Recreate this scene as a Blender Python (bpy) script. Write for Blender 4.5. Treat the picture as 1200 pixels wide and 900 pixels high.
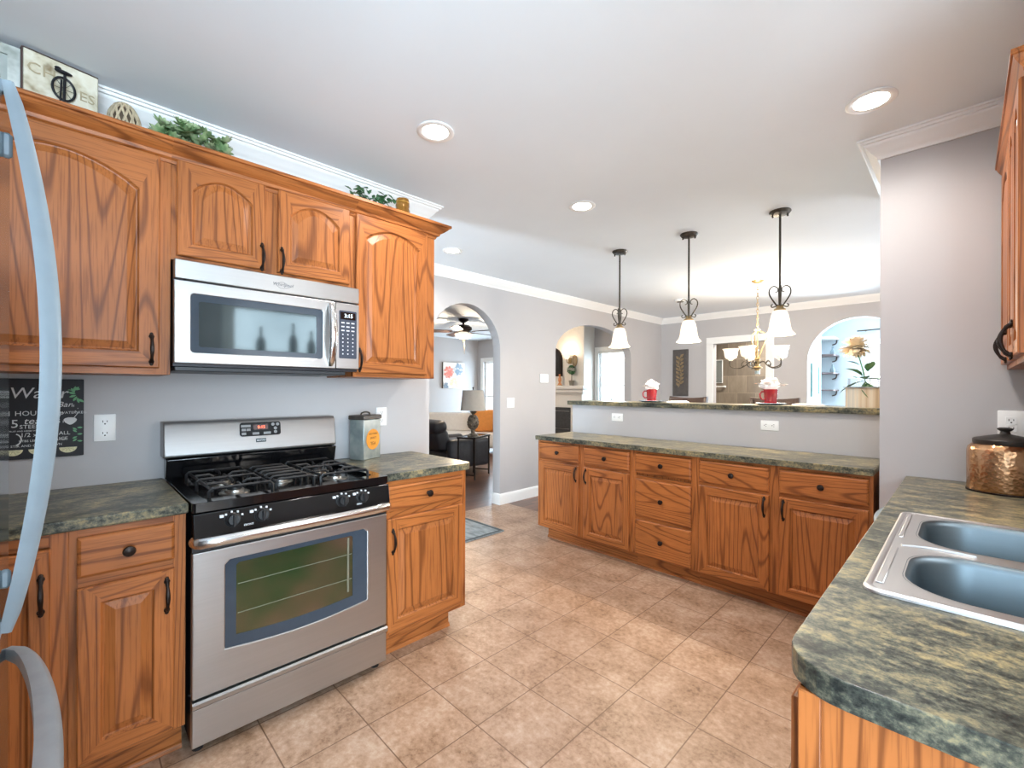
import bpy, bmesh, math, random
from mathutils import Vector, Matrix
random.seed(7)
S = bpy.context.scene
COL = S.collection
PI = math.pi
for o in list(bpy.data.objects): bpy.data.objects.remove(o)

# ------------------------------------------------------------------ camera, world, light, exposure
CAM_H, YAW, ROLL, FPX = 1.3208, 0.7923, 0.0036, 523.86
cd = bpy.data.cameras.new('camera'); cam = bpy.data.objects.new('camera', cd); COL.objects.link(cam)
F = Vector((-math.sin(YAW), math.cos(YAW), 0)); R = Vector((math.cos(YAW), math.sin(YAW), 0)); Z = Vector((0, 0, 1))
cx_, cy_ = math.cos(ROLL)*R + math.sin(ROLL)*Z, -math.sin(ROLL)*R + math.cos(ROLL)*Z
M = Matrix((cx_, cy_, -F)).transposed().to_4x4(); M.translation = (0, 0, CAM_H)
cam.matrix_world = M
cd.sensor_fit = 'HORIZONTAL'; cd.sensor_width = 36; cd.lens = 36*FPX/1200; cd.shift_y = (457.02-450)/1200
cd.clip_start = .02
S.camera = cam
S.view_settings.view_transform = 'Standard'; S.view_settings.look = 'None'
S.view_settings.gamma = 1; S.view_settings.use_curve_mapping = False
S.view_settings.exposure = 0.62
w = bpy.data.worlds.new('world'); S.world = w; w.use_nodes = True
bg = w.node_tree.nodes['Background']; bg.inputs[0].default_value = (.80, .90, 1, 1); bg.inputs[1].default_value = 1.2

H = 2.568                     # ceiling
XW, XA, YF = -2.578, -3.756, 7.382   # stove wall, hall wall with arches, far wall
DAY = (.66, .85, 1); WARM = (1, .80, .58)
def area(name, loc, rot, sx, sy, power, col=DAY, parent=None, spread=None):
    l = bpy.data.lights.new(name, 'AREA'); l.shape = 'RECTANGLE'; l.size = sx; l.size_y = sy; l.energy = power; l.color = col
    if spread: l.spread = spread
    o = bpy.data.objects.new(name, l); COL.objects.link(o); o.location = loc; o.rotation_euler = rot
    if parent: o.parent = parent
    return o
# daylight coming in through the windows, some of them added out of view (each stands just outside its pane)
area('added_fill_south', (1.60, -2.62, 1.3), (PI/2+.16, 0, 0), 1.7, 2.0, 130)             # added fill from an unseen window behind the camera, faces +Y
area('added_fill_east', (2.72, -.9, 1.3), (PI/2+.18, 0, PI/2), 2.2, 2.0, 270)           # added fill from an unseen side window, lights the stove wall, faces -X
area('daylight_sink', (.62, 1.52, 1.68), (PI/2+.25, 0, PI/2), .95, .95, 10, (.92, .96, 1))
area('added_fill_hall', (-3.25, -1.15, 1.25), (PI/2+.15, 0, 0), .75, 1.9, 90)            # added unseen source to brighten the arch reveal, faces +Y down the hall
area('daylight_living', (-4.77, 7.62, 1.45), (-PI/2, 0, 0), .62, 1.3, 26)
area('daylight_sunroom', (-.35, 9.16, 1.5), (-PI/2, 0, 0), 1.5, 1.25, 240)
area('daylight_dining', (2.62, 5.6, 1.35), (PI/2+.3, 0, PI/2), 1.9, 1.9, 75, (.95, .97, 1))
area('daylight_living_west', (-8.05, 7.66, 1.15), (-PI/2-.1, 0, 0), 1.3, 1.8, 70)

# ------------------------------------------------------------------ materials
def lin(h):
    h = h.lstrip('#'); c = [int(h[i:i+2], 16)/255 for i in (0, 2, 4)]
    return tuple((x/12.92 if x <= .04045 else ((x+.055)/1.055)**2.4) for x in c)
def newmat(name):
    m = bpy.data.materials.new(name); m.use_nodes = True
    nt = m.node_tree; b = nt.nodes['Principled BSDF']
    return m, nt, b
def N(nt, t, **k):
    n = nt.nodes.new(t)
    for a, v in k.items():
        if hasattr(n, a): setattr(n, a, v)
    return n
def coords(nt, scale=(1, 1, 1), rnd=True):
    tc = N(nt, 'ShaderNodeTexCoord'); mp = N(nt, 'ShaderNodeMapping'); mp.inputs['Scale'].default_value = scale
    if rnd:
        oi = N(nt, 'ShaderNodeObjectInfo'); mu = N(nt, 'ShaderNodeMath', operation='MULTIPLY'); mu.inputs[1].default_value = 37.
        nt.links.new(oi.outputs['Random'], mu.inputs[0])
        ad = N(nt, 'ShaderNodeVectorMath', operation='ADD')
        nt.links.new(tc.outputs['Object'], ad.inputs[0]); nt.links.new(mu.outputs[0], ad.inputs[1])
        nt.links.new(ad.outputs[0], mp.inputs[0])
    else: nt.links.new(tc.outputs['Object'], mp.inputs[0])
    return mp.outputs[0]
def noise(nt, vec, scale, detail=3, rough=.55):
    n = N(nt, 'ShaderNodeTexNoise'); n.inputs['Scale'].default_value = scale; n.inputs['Detail'].default_value = detail
    n.inputs['Roughness'].default_value = rough; nt.links.new(vec, n.inputs['Vector']); return n.outputs[0]
def ramp(nt, fac, stops):
    r = N(nt, 'ShaderNodeValToRGB'); e = r.color_ramp.elements
    while len(e) < len(stops): e.new(.5)
    for i, (p, c) in enumerate(stops):
        e[i].position = p; e[i].color = (*c, 1) if len(c) == 3 else c
    nt.links.new(fac, r.inputs[0]); return r.outputs[0]
def math_(nt, op, a, b=None):
    n = N(nt, 'ShaderNodeMath', operation=op)
    for i, v in enumerate((a, b)):
        if v is None: continue
        if isinstance(v, (int, float)): n.inputs[i].default_value = v
        else: nt.links.new(v, n.inputs[i])
    return n.outputs[0]
def mixc(nt, fac, a, b, blend='MIX'):
    n = N(nt, 'ShaderNodeMix', data_type='RGBA', blend_type=blend)
    for s, v in ((0, fac), (6, a), (7, b)):
        if isinstance(v, (int, float)): n.inputs[s].default_value = v
        elif isinstance(v, tuple): n.inputs[s].default_value = (*v, 1)
        else: nt.links.new(v, n.inputs[s])
    return n.outputs[2]
def bump(nt, b, h, strength=.1, dist=.01):
    n = N(nt, 'ShaderNodeBump'); n.inputs['Strength'].default_value = strength; n.inputs['Distance'].default_value = dist
    nt.links.new(h, n.inputs['Height']); nt.links.new(n.outputs[0], b.inputs['Normal'])
def pm(name, col, rough=.5, metal=0, var=.08, scale=25, bmp=0, stretch=(1, 1, 1), spec=.5, coat=0):
    """plain material with a little procedural variation"""
    if isinstance(col, str): col = lin(col)
    m, nt, b = newmat(name); v = coords(nt, stretch); n = noise(nt, v, scale, 4)
    lo = tuple(max(0, c*(1-var)) for c in col); hi = tuple(min(1, c*(1+var)) for c in col)
    nt.links.new(ramp(nt, n, [(.3, lo), (.7, hi)]), b.inputs['Base Color'])
    b.inputs['Roughness'].default_value = rough; b.inputs['Metallic'].default_value = metal
    b.inputs['Specular IOR Level'].default_value = spec; b.inputs['Coat Weight'].default_value = coat
    if bmp: bump(nt, b, n, bmp)
    return m
def oak(name, horizontal=False, light='#b06a37', dark='#653417', rough=.38):
    m, nt, b = newmat(name)
    a, s = (1, 1, .09), (170, 170, 5)
    if horizontal: a, s = (.09, 1, 1), (5, 170, 170)
    v = coords(nt, a); n1 = noise(nt, v, 3.6, 1.2, .4)
    g = math_(nt, 'PINGPONG', math_(nt, 'MULTIPLY', math_(nt, 'ADD', n1, math_(nt, 'MULTIPLY', noise(nt, coords(nt, tuple(q*26 for q in a)), 1., 2), .012)), 54.), 1.)
    vs = coords(nt, s); pores = noise(nt, vs, 1., 3, .6)
    vb = coords(nt, (1.2, 1.2, 1.2)); big = noise(nt, vb, 2., 2)
    c = ramp(nt, g, [(0, lin(dark)), (.06, lin(dark)), (.34, lin(light)), (1, lin(light))])
    base = mixc(nt, .30, c, lin(light))
    p = ramp(nt, pores, [(.36, (0, 0, 0)), (.5, (1, 1, 1))])
    c2 = mixc(nt, p, mixc(nt, .45, base, lin(dark)), base)
    c3 = mixc(nt, 1., c2, ramp(nt, big, [(.3, (.82, .82, .82)), (.7, (1.06, 1.04, 1.02))]), 'MULTIPLY')
    nt.links.new(c3, b.inputs['Base Color']); b.inputs['Roughness'].default_value = rough
    b.inputs['Coat Weight'].default_value = .03; b.inputs['Specular IOR Level'].default_value = .3; b.inputs['Coat Roughness'].default_value = .25
    bump(nt, b, pores, .05, .002)
    return m
def laminate(name, stretch=(1, 2.2, 2.2)):
    m, nt, b = newmat(name)
    v = coords(nt, stretch, False); n1 = noise(nt, v, 8.5, 9, .72); v2 = coords(nt, (1, 1, 1), False); n2 = noise(nt, v2, 75, 5, .7)
    n3 = noise(nt, v2, 2.2, 3)
    f = math_(nt, 'ADD', math_(nt, 'MULTIPLY', n1, .62), math_(nt, 'MULTIPLY', n2, .38))
    f = math_(nt, 'ADD', f, math_(nt, 'MULTIPLY', math_(nt, 'SUBTRACT', n3, .5), .22))
    c = ramp(nt, f, [(.38, lin('#222423')), (.45, lin('#40423b')), (.51, lin('#656354')), (.57, lin('#8c8061')), (.68, lin('#b8a172'))])
    nt.links.new(c, b.inputs['Base Color']); b.inputs['Roughness'].default_value = .28; b.inputs['Specular IOR Level'].default_value = .2
    return m
def steel(name, col=(.47, .468, .462), rough=.36, stretch=(2, 2, 160), metal=1):
    m, nt, b = newmat(name); v = coords(nt, stretch); n = noise(nt, v, 1., 3)
    nt.links.new(ramp(nt, n, [(.3, tuple(c*.97 for c in col)), (.7, tuple(c*1.02 for c in col))]), b.inputs['Base Color'])
    r = math_(nt, 'ADD', math_(nt, 'MULTIPLY', n, .03), rough-.015); nt.links.new(r, b.inputs['Roughness'])
    b.inputs['Metallic'].default_value = metal
    return m
def emit(name, col, strength, base=None):
    m, nt, b = newmat(name); v = coords(nt); n = noise(nt, v, 30, 2)
    nt.links.new(ramp(nt, n, [(.3, tuple(c*.97 for c in col)), (.7, col)]), b.inputs['Emission Color'])
    b.inputs['Base Color'].default_value = (*(base or col), 1); b.inputs['Emission Strength'].default_value = strength
    b.inputs['Roughness'].default_value = .4
    return m
def glass(name, tint=(1, 1, 1), gloss=.12, rough=.02):
    m, nt, b = newmat(name); nt.nodes.remove(b); out = nt.nodes['Material Output']
    tr = N(nt, 'ShaderNodeBsdfTransparent'); gl = N(nt, 'ShaderNodeBsdfGlossy'); gl.inputs['Roughness'].default_value = rough
    v = coords(nt); n = noise(nt, v, 8, 2)
    nt.links.new(ramp(nt, n, [(.3, tuple(c*.97 for c in tint)), (.7, tint)]), tr.inputs[0])
    lw = N(nt, 'ShaderNodeLayerWeight'); lw.inputs[0].default_value = .5
    fr = math_(nt, 'MULTIPLY', math_(nt, 'POWER', lw.outputs['Facing'], 5.), .8)
    mx = N(nt, 'ShaderNodeMixShader'); nt.links.new(math_(nt, 'MAXIMUM', fr, gloss), mx.inputs[0])
    nt.links.new(tr.outputs[0], mx.inputs[1]); nt.links.new(gl.outputs[0], mx.inputs[2]); nt.links.new(mx.outputs[0], out.inputs[0])
    return m
def tile_floor():
    m, nt, b = newmat('floor_tile'); v = coords(nt, (1, 1, 1), False)
    mp = N(nt, 'ShaderNodeMapping'); mp.inputs['Location'].default_value = (1.646+.002, -1.448+.002, 0); nt.links.new(v, mp.inputs[0])
    br = N(nt, 'ShaderNodeTexBrick'); br.offset = 0; br.squash = 1
    br.inputs['Scale'].default_value = 1; br.inputs['Mortar Size'].default_value = .0028; br.inputs['Mortar Smooth'].default_value = .3
    br.inputs['Brick Width'].default_value = .3045; br.inputs['Row Height'].default_value = .3045
    br.inputs['Color1'].default_value = (.8, .8, .8, 1); br.inputs['Color2'].default_value = (1.1, 1.1, 1.1, 1); br.inputs['Mortar'].default_value = (0, 0, 0, 1)
    nt.links.new(mp.outputs[0], br.inputs['Vector'])
    n1 = noise(nt, v, 5.5, 9, .68); n2 = noise(nt, v, 42, 6, .7); n3 = noise(nt, v, 1.1, 2)
    f = math_(nt, 'ADD', math_(nt, 'MULTIPLY', n1, .52), math_(nt, 'MULTIPLY', n2, .48))
    c = ramp(nt, f, [(.36, lin('#775843')), (.43, lin('#9a7a60')), (.52, lin('#b3937a')), (.62, lin('#c4aa94')), (.72, lin('#d0bdac'))])
    c = mixc(nt, .3, c, br.outputs['Color'], 'MULTIPLY')
    c = mixc(nt, 1., c, ramp(nt, n3, [(.35, (.86, .84, .84)), (.65, (1, 1, 1))]), 'MULTIPLY')
    c = mixc(nt, math_(nt, 'MULTIPLY', br.outputs['Fac'], .8), c, lin('#6b4c36'))
    nt.links.new(c, b.inputs['Base Color']); b.inputs['Roughness'].default_value = .38
    bump(nt, b, math_(nt, 'SUBTRACT', math_(nt, 'MULTIPLY', n1, .25), br.outputs['Fac']), .25, .003)
    return m
def plank_floor():
    m, nt, b = newmat('floor_wood'); v = coords(nt, (1, 1, 1), False)
    br = N(nt, 'ShaderNodeTexBrick'); br.inputs['Scale'].default_value = 1; br.inputs['Brick Width'].default_value = 1.1; br.inputs['Row Height'].default_value = .09
    br.inputs['Mortar Size'].default_value = .002; br.inputs['Color1'].default_value = (*lin('#7d553f'), 1); br.inputs['Color2'].default_value = (*lin('#5e3d2d'), 1); br.inputs['Mortar'].default_value = (*lin('#2f1c13'), 1)
    mp = N(nt, 'ShaderNodeMapping'); mp.inputs['Rotation'].default_value = (0, 0, PI/2); nt.links.new(v, mp.inputs[0]); nt.links.new(mp.outputs[0], br.inputs['Vector'])
    g = noise(nt, coords(nt, (30, 2, 1), False), 2, 4)
    nt.links.new(mixc(nt, .5, br.outputs['Color'], ramp(nt, g, [(.3, (.6, .6, .6)), (.7, (1.2, 1.2, 1.2))]), 'MULTIPLY'), b.inputs['Base Color'])
    b.inputs['Roughness'].default_value = .3
    return m
def wall_tiles():
    m, nt, b = newmat('shower_tile'); v = coords(nt, (1, 1, 1), False)
    mp = N(nt, 'ShaderNodeMapping'); mp.inputs['Rotation'].default_value = (PI/2, 0, 0); nt.links.new(v, mp.inputs[0])
    br = N(nt, 'ShaderNodeTexBrick'); br.inputs['Scale'].default_value = 1; br.inputs['Brick Width'].default_value = .32; br.inputs['Row Height'].default_value = .32
    br.inputs['Mortar Size'].default_value = .004; br.inputs['Color1'].default_value = (*lin('#918779'), 1); br.inputs['Color2'].default_value = (*lin('#7b7267'), 1); br.inputs['Mortar'].default_value = (*lin('#a59a8a'), 1)
    nt.links.new(mp.outputs[0], br.inputs['Vector'])
    g = noise(nt, coords(nt, (8, 8, 2), False), 2, 5)
    nt.links.new(mixc(nt, .6, br.outputs['Color'], ramp(nt, g, [(.3, (.65, .6, .55)), (.7, (1.15, 1.12, 1.1))]), 'MULTIPLY'), b.inputs['Base Color'])
    b.inputs['Roughness'].default_value = .35
    return m
def patches(name, cols, scale, rough=.8, detail=3, stretch=(1, 1, 1)):
    m, nt, b = newmat(name); n = noise(nt, coords(nt, stretch), scale, detail)
    k = len(cols)
    nt.links.new(ramp(nt, n, [(.32+.36*i/(k-1), lin(c)) for i, c in enumerate(cols)]), b.inputs['Base Color'])
    b.inputs['Roughness'].default_value = rough
    return m
PAINT = pm('wall_paint', '#b8b5b5', .7, var=.015, scale=3)
PAINTB = pm('sunroom_paint', '#d2dbdf', .7, var=.02, scale=3)
CEIL = pm('ceiling_paint', '#e9eff4', .8, var=.01, scale=3)
WHITE = pm('white_trim_paint', '#f0efec', .4, var=.01, scale=6)
PLASTIC = pm('white_plastic', '#f2f2f0', .35, var=.01)
DARKSLOT = pm('slot_black', '#1c1c1e', .5)
OAK_V, OAK_H = oak('oak_upright'), oak('oak_sideways', True)
LAM = laminate('countertop_laminate'); LAM_Y = laminate('countertop_laminate_lengthwise', (2.2, 1, 2.2))
STEEL = steel('brushed_steel'); STEEL_B = steel('backguard_steel', (.40, .395, .39), .46); STEEL_S = steel('satin_steel', (.72, .72, .71), .2, (3, 3, 60)); FRIDGE = steel('fridge_steel', (.66, .70, .73), .1, (2, 2, 160))
HANDLE_GREY = pm('grey_handle_coat', '#84949e', .42, .1, var=.04)
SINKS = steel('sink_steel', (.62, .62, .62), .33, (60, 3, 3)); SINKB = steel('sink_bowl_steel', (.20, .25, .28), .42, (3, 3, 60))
BLACKG = pm('black_enamel', '#0d0d0f', .12, var=.1, spec=.6); BLACKM = pm('cast_iron', '#151517', .45, var=.15, bmp=.1)
CHROME = pm('burner_aluminium', '#b4b0aa', .3, 1)
BRONZE = pm('aged_bronze', '#2e2521', .38, .7, var=.3, scale=60); IRON = pm('rubbed_iron', '#4a443c', .45, .6, var=.3, scale=50); GOLDIRON = pm('gilded_iron', '#a48c63', .4, .7, var=.3, scale=40)
DARKBLUE = pm('dark_glass_border', '#37424d', .15, var=.05)
FLOOR_T, FLOOR_W = tile_floor(), plank_floor()
GLASS = glass('clear_glass', gloss=.05); 
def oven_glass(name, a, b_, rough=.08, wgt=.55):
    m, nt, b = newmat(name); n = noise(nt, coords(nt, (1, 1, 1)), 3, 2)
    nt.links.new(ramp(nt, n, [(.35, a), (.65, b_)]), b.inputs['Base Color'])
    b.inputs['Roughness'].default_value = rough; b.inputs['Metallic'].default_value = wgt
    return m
LENS = emit('lamp_lens', (1, .93, .80), 14); SHADE = emit('lit_frosted_glass', (1, .84, .62), .85, (.40, .35, .28))

# ------------------------------------------------------------------ mesh helpers
class MB:
    def __init__(s): s.bm = bmesh.new()
    def _v(s, pts): return [s.bm.verts.new(p) for p in pts]
    def box(s, x0, x1, y0, y1, z0, z1, b=0, seg=1):
        x0, x1 = sorted((x0, x1)); y0, y1 = sorted((y0, y1)); z0, z1 = sorted((z0, z1))
        v = s._v([(x, y, z) for x in (x0, x1) for y in (y0, y1) for z in (z0, z1)])
        fs = [s.bm.faces.new([v[i] for i in q]) for q in ((0, 1, 3, 2), (4, 6, 7, 5), (0, 4, 5, 1), (2, 3, 7, 6), (0, 2, 6, 4), (1, 5, 7, 3))]
        if b:
            es = {e for f in fs for e in f.edges}
            bmesh.ops.bevel(s.bm, geom=list(es), offset=min(b, .45*min(x1-x0, y1-y0, z1-z0)), segments=seg, profile=.5, affect='EDGES')
        return s
    def lathe(s, prof, c=(0, 0, 0), n=24, M=None, sq=(1, 1)):
        rings = []
        for r, z in prof:
            ring = []
            for k in range(n):
                a = 2*PI*k/n; p = Vector((r*math.cos(a)*sq[0], r*math.sin(a)*sq[1], z))
                if M: p = M @ p
                ring.append(s.bm.verts.new(p+Vector(c)))
            rings.append(ring)
        for a, b in zip(rings, rings[1:]):
            for k in range(n): s.bm.faces.new((a[k], a[(k+1) % n], b[(k+1) % n], b[k]))
        s.bm.faces.new(rings[0][::-1]); s.bm.faces.new(rings[-1])
        return s
    def tube(s, pts, r, n=8, sx=1, closed=False):
        pts = [Vector(p) for p in pts]; L = len(pts); rr = r if isinstance(r, (list, tuple)) else [r]*L
        ref = None; rings = []
        for i, p in enumerate(pts):
            if closed: t = pts[(i+1) % L]-pts[i-1]
            else: t = pts[min(i+1, L-1)]-pts[max(i-1, 0)]
            t.normalize()
            if ref is None:
                ref = Vector((0, 0, 1)) if abs(t.z) < .9 else Vector((1, 0, 0))
                ref = (ref-t*ref.dot(t)).normalized()
            else: ref = (ref-t*ref.dot(t)).normalized()
            q = t.cross(ref)
            rings.append([s.bm.verts.new(p+(ref*math.cos(2*PI*(k+.5)/n)+q*sx*math.sin(2*PI*(k+.5)/n))*rr[i]) for k in range(n)])
        pairs = list(zip(rings, rings[1:]))+([(rings[-1], rings[0])] if closed else [])
        for a, b in pairs:
            for k in range(n): s.bm.faces.new((a[k], a[(k+1) % n], b[(k+1) % n], b[k]))
        if not closed: s.bm.faces.new(rings[0][::-1]); s.bm.faces.new(rings[-1])
        return s
    def ball(s, c, r, n=12, M=None):
        r = r if isinstance(r, (tuple, list)) else (r, r, r)
        mm = Matrix.Translation(c) @ (M.to_4x4() if M else Matrix.Identity(4)) @ Matrix.Diagonal((*r, 1))
        bmesh.ops.create_uvsphere(s.bm, u_segments=n, v_segments=max(6, n*2//3), radius=1, matrix=mm); return s
    def slab(s, outer, holes, a, b, axis):
        f = {'x': lambda p, q: (a, p, q), 'y': lambda p, q: (p, a, q), 'z': lambda p, q: (p, q, a)}[axis]
        es = []
        for loop in [outer]+list(holes):
            v = s._v([f(*p) for p in loop])
            es += [s.bm.edges.new((v[i], v[(i+1) % len(v)])) for i in range(len(v))]
        g = bmesh.ops.triangle_fill(s.bm, edges=es, use_beauty=True)['geom']
        fs = [x for x in g if isinstance(x, bmesh.types.BMFace)]
        e = bmesh.ops.extrude_face_region(s.bm, geom=fs)['geom']
        d = {'x': (b-a, 0, 0), 'y': (0, b-a, 0), 'z': (0, 0, b-a)}[axis]
        bmesh.ops.translate(s.bm, verts=[x for x in e if isinstance(x, bmesh.types.BMVert)], vec=d)
        return s
    def loft(s, loops, cap0=False, cap1=False, closed=True):
        L = [s._v(l) for l in loops]; n = len(L[0])
        for a, b in zip(L, L[1:]):
            for k in range(n if closed else n-1): s.bm.faces.new((a[k], a[(k+1) % n], b[(k+1) % n], b[k]))
        if cap0: s.bm.faces.new(L[0][::-1])
        if cap1: s.bm.faces.new(L[-1])
        return s
    def sweep(s, path, prof, z0=0, side=1, closed=False):
        n = len(path); P = [Vector((p[0], p[1])) for p in path]; loops = []
        def nrm(a, b): d = (b-a).normalized(); return Vector((-d.y, d.x))*side
        for i in range(n):
            ns = []
            if i > 0 or closed: ns.append(nrm(P[i-1], P[i]))
            if i < n-1 or closed: ns.append(nrm(P[i], P[(i+1) % n]))
            m = ns[0] if len(ns) == 1 else (ns[0]+ns[1])/(1+ns[0].dot(ns[1]))
            loops.append([(P[i].x+m.x*d, P[i].y+m.y*d, z0+z) for d, z in prof])
        s.loft(loops, True, True); return s
    def leaf(s, base, d, L, W, up=Vector((0, 0, 1)), bend=.25, thick=0):
        d = Vector(d).normalized(); q = d.cross(up)
        q = q.normalized() if q.length > 1e-3 else Vector((1, 0, 0)); u = q.cross(d)
        b = Vector(base); pts = []
        st = [(0, .12), (.3, .8), (.6, 1), (.85, .55), (1, .05)]
        for t, wd in st:
            c = b+d*L*t-u*bend*L*t*t
            pts.append((c-q*W*wd/2+u*W*.12*wd, c, c+q*W*wd/2+u*W*.12*wd))
        V = [s._v(p) for p in pts]
        for a, c in zip(V, V[1:]):
            for k in (0, 1): s.bm.faces.new((a[k], a[k+1], c[k+1], c[k]))
        return s
    def xf(s, M): bmesh.ops.transform(s.bm, matrix=M, verts=s.bm.verts); return s
    def build(s, name, mat, parent=None, loc=None, smooth=True, bev=0, ang=.7):
        bmesh.ops.recalc_face_normals(s.bm, faces=s.bm.faces)
        me = bpy.data.meshes.new(name); s.bm.to_mesh(me); s.bm.free()
        me.materials.append(mat)
        if smooth:
            me.polygons.foreach_set('use_smooth', [True]*len(me.polygons)); me.set_sharp_from_angle(angle=ang)
        o = bpy.data.objects.new(name, me); COL.objects.link(o)
        if parent: o.parent = parent
        if loc: o.location = loc
        if bev:
            m = o.modifiers.new('bevel', 'BEVEL'); m.width = bev; m.segments = 2; m.limit_method = 'ANGLE'; m.angle_limit = .6
        return o
def tag(o, label=None, cat=None, group=None, kind=None):
    if label: o['label'] = label
    if cat: o['category'] = cat
    if group: o['group'] = group
    if kind: o['kind'] = kind
    return o
def thing(name, label, cat, loc=(0, 0, 0), rz=0, group=None):
    o = bpy.data.objects.new(name, None); COL.objects.link(o); o.empty_display_size = .05
    o.location = loc; o.rotation_euler = (0, 0, rz)
    return tag(o, label, cat, group)
def struct(name, mb, mat, **k): return tag(mb.build(name, mat, **k), kind='structure')
def dup(root, loc=None, rz=None, label=None, group=None):
    def cp(o, par):
        c = o.copy(); COL.objects.link(c)
        if par: c.parent = par
        for ch in [x for x in bpy.data.objects if x.parent == o and x != c]: cp(ch, c)
        return c
    r = cp(root, None)
    if loc: r.location = loc
    if rz is not None: r.rotation_euler = (0, 0, rz)
    return tag(r, label, None, group)
def text(name, body, size, mat, parent, M, ext=.0006, align='CENTER', shear=0, bold=0):
    c = bpy.data.curves.new(name, 'FONT'); c.body = body; c.size = size; c.extrude = ext; c.align_x = align; c.align_y = 'CENTER'; c.shear = shear; c.offset = bold
    c.resolution_u = 2
    o = bpy.data.objects.new(name, c); COL.objects.link(o)
    bpy.context.view_layer.update()
    me = bpy.data.meshes.new_from_object(o.evaluated_get(bpy.context.evaluated_depsgraph_get()))
    bpy.data.objects.remove(o); bpy.data.curves.remove(c)
    me.materials.clear(); me.materials.append(mat); me.transform(M)
    o = bpy.data.objects.new(name, me); COL.objects.link(o); o.parent = parent
    return o
RX = Matrix.Rotation(PI/2, 4, 'X')
def T(x, y, z): return Matrix.Translation((x, y, z))
def rrect(x0, x1, y0, y1, r, n=5):
    out = []
    for cx, cy, a0 in ((x1-r, y1-r, 0), (x0+r, y1-r, PI/2), (x0+r, y0+r, PI), (x1-r, y0+r, 1.5*PI)):
        for k in range(n+1):
            a = a0+PI/2*k/n; out.append((cx+r*math.cos(a), cy+r*math.sin(a)))
    return out
def bez(p, n=16):
    p = [Vector(q) for q in p]; out = []
    for k in range(n+1):
        t = k/n; out.append((1-t)**3*p[0]+3*(1-t)**2*t*p[1]+3*(1-t)*t*t*p[2]+t**3*p[3])
    return out
def smooth_path(pts, n=6):
    P = [Vector(p) for p in pts]; out = []
    for i in range(len(P)-1):
        a, b, c, d = P[max(i-1, 0)], P[i], P[i+1], P[min(i+2, len(P)-1)]
        for k in range(n):
            t = k/n
            out.append(.5*((2*b)+(c-a)*t+(2*a-5*b+4*c-d)*t*t+(3*b-a-3*c+d)*t**3))
    out.append(P[-1]); return out
def arch_pts(y0, y1, spring, top, n=20):
    c, hw = (y0+y1)/2, (y1-y0)/2
    return [(c+hw*math.cos(PI*k/n), spring+(top-spring)*math.sin(PI*k/n)) for k in range(n+1)]   # right spring -> left spring

# ------------------------------------------------------------------ the setting
b = MB(); b.slab([(-3.815, -2.5), (2.6, -2.5), (2.6, 3.62), (-3.815, 3.62)], [], -.1, 0, 'z'); struct('floor', b, FLOOR_T, smooth=False)
b = MB(); b.slab([(-8.9, -.9), (-3.815, -.9), (-3.815, 3.62), (2.6, 3.62), (2.6, 9.1), (-8.9, 9.1)], [], -.1, 0, 'z'); struct('floor_wood', b, FLOOR_W, smooth=False)
b = MB(); b.box(-8.9, 2.7, -2.5, 9.2, H, H+.1); struct('ceiling', b, CEIL, smooth=False)
b = MB(); b.box(XW-.12, XW, -.97, 1.719, 0, H); struct('wall_left', b, PAINT, smooth=False)
b = MB(); b.box(XW, -.2, -.97, -.85, 0, H); struct('wall_back', b, PAINT, smooth=False)
# hall wall with two arches
A1, A2 = (2.545, 3.513, 1.766, 2.25), (4.50, 6.38, 1.83, 2.255)
out = [(-.9, 0), (A1[0], 0)]+arch_pts(*A1)[::-1]+[(A1[1], 0), (A2[0], 0)]+arch_pts(*A2)[::-1]+[(A2[1], 0), (YF, 0), (YF, H), (-.9, H)]
b = MB(); b.slab(out, [], XA, XA-.12, 'x'); struct('wall_hall', b, PAINT, smooth=False)
# far wall: doorway and arch
A3 = (-1.562, -.42, 1.74, 2.304)
out = [(-3.756, 0), (-2.857, 0), (-2.857, 2.075), (-2.09, 2.075), (-2.09, 0), (A3[0], 0)]+arch_pts(*A3)[::-1]+[(A3[1], 0), (2.6, 0), (2.6, H), (-3.756, H)]
b = MB(); b.slab(out, [], YF, YF+.12, 'y'); struct('wall_far', b, PAINT, smooth=False)
# living-room far wall with window
WL = (-5.06, -4.47, .75, 2.08)
b = MB(); b.slab([(-8.85, 0), (-3.876, 0), (-3.876, H), (-8.85, H)], [[(WL[0], WL[2]), (WL[1], WL[2]), (WL[1], WL[3]), (WL[0], WL[3])], [(-8.5, .3), (-7.6, .3), (-7.6, 2.02), (-8.5, 2.02)]], YF, YF+.12, 'y')
struct('wall_living_far', b, PAINT, smooth=False)
b = MB(); b.box(-8.85, -8.73, -.9, YF, 0, H); struct('wall_living_left', b, PAINT, smooth=False)
b = MB(); b.slab([(-8.85, 0), (XW-.12, 0), (XW-.12, H), (-8.85, H)], [[(-3.65, .25), (-2.85, .25), (-2.85, 2.25), (-3.65, 2.25)]], -.97, -.9, 'y'); struct('wall_living_back', b, PAINT, smooth=False)
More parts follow.
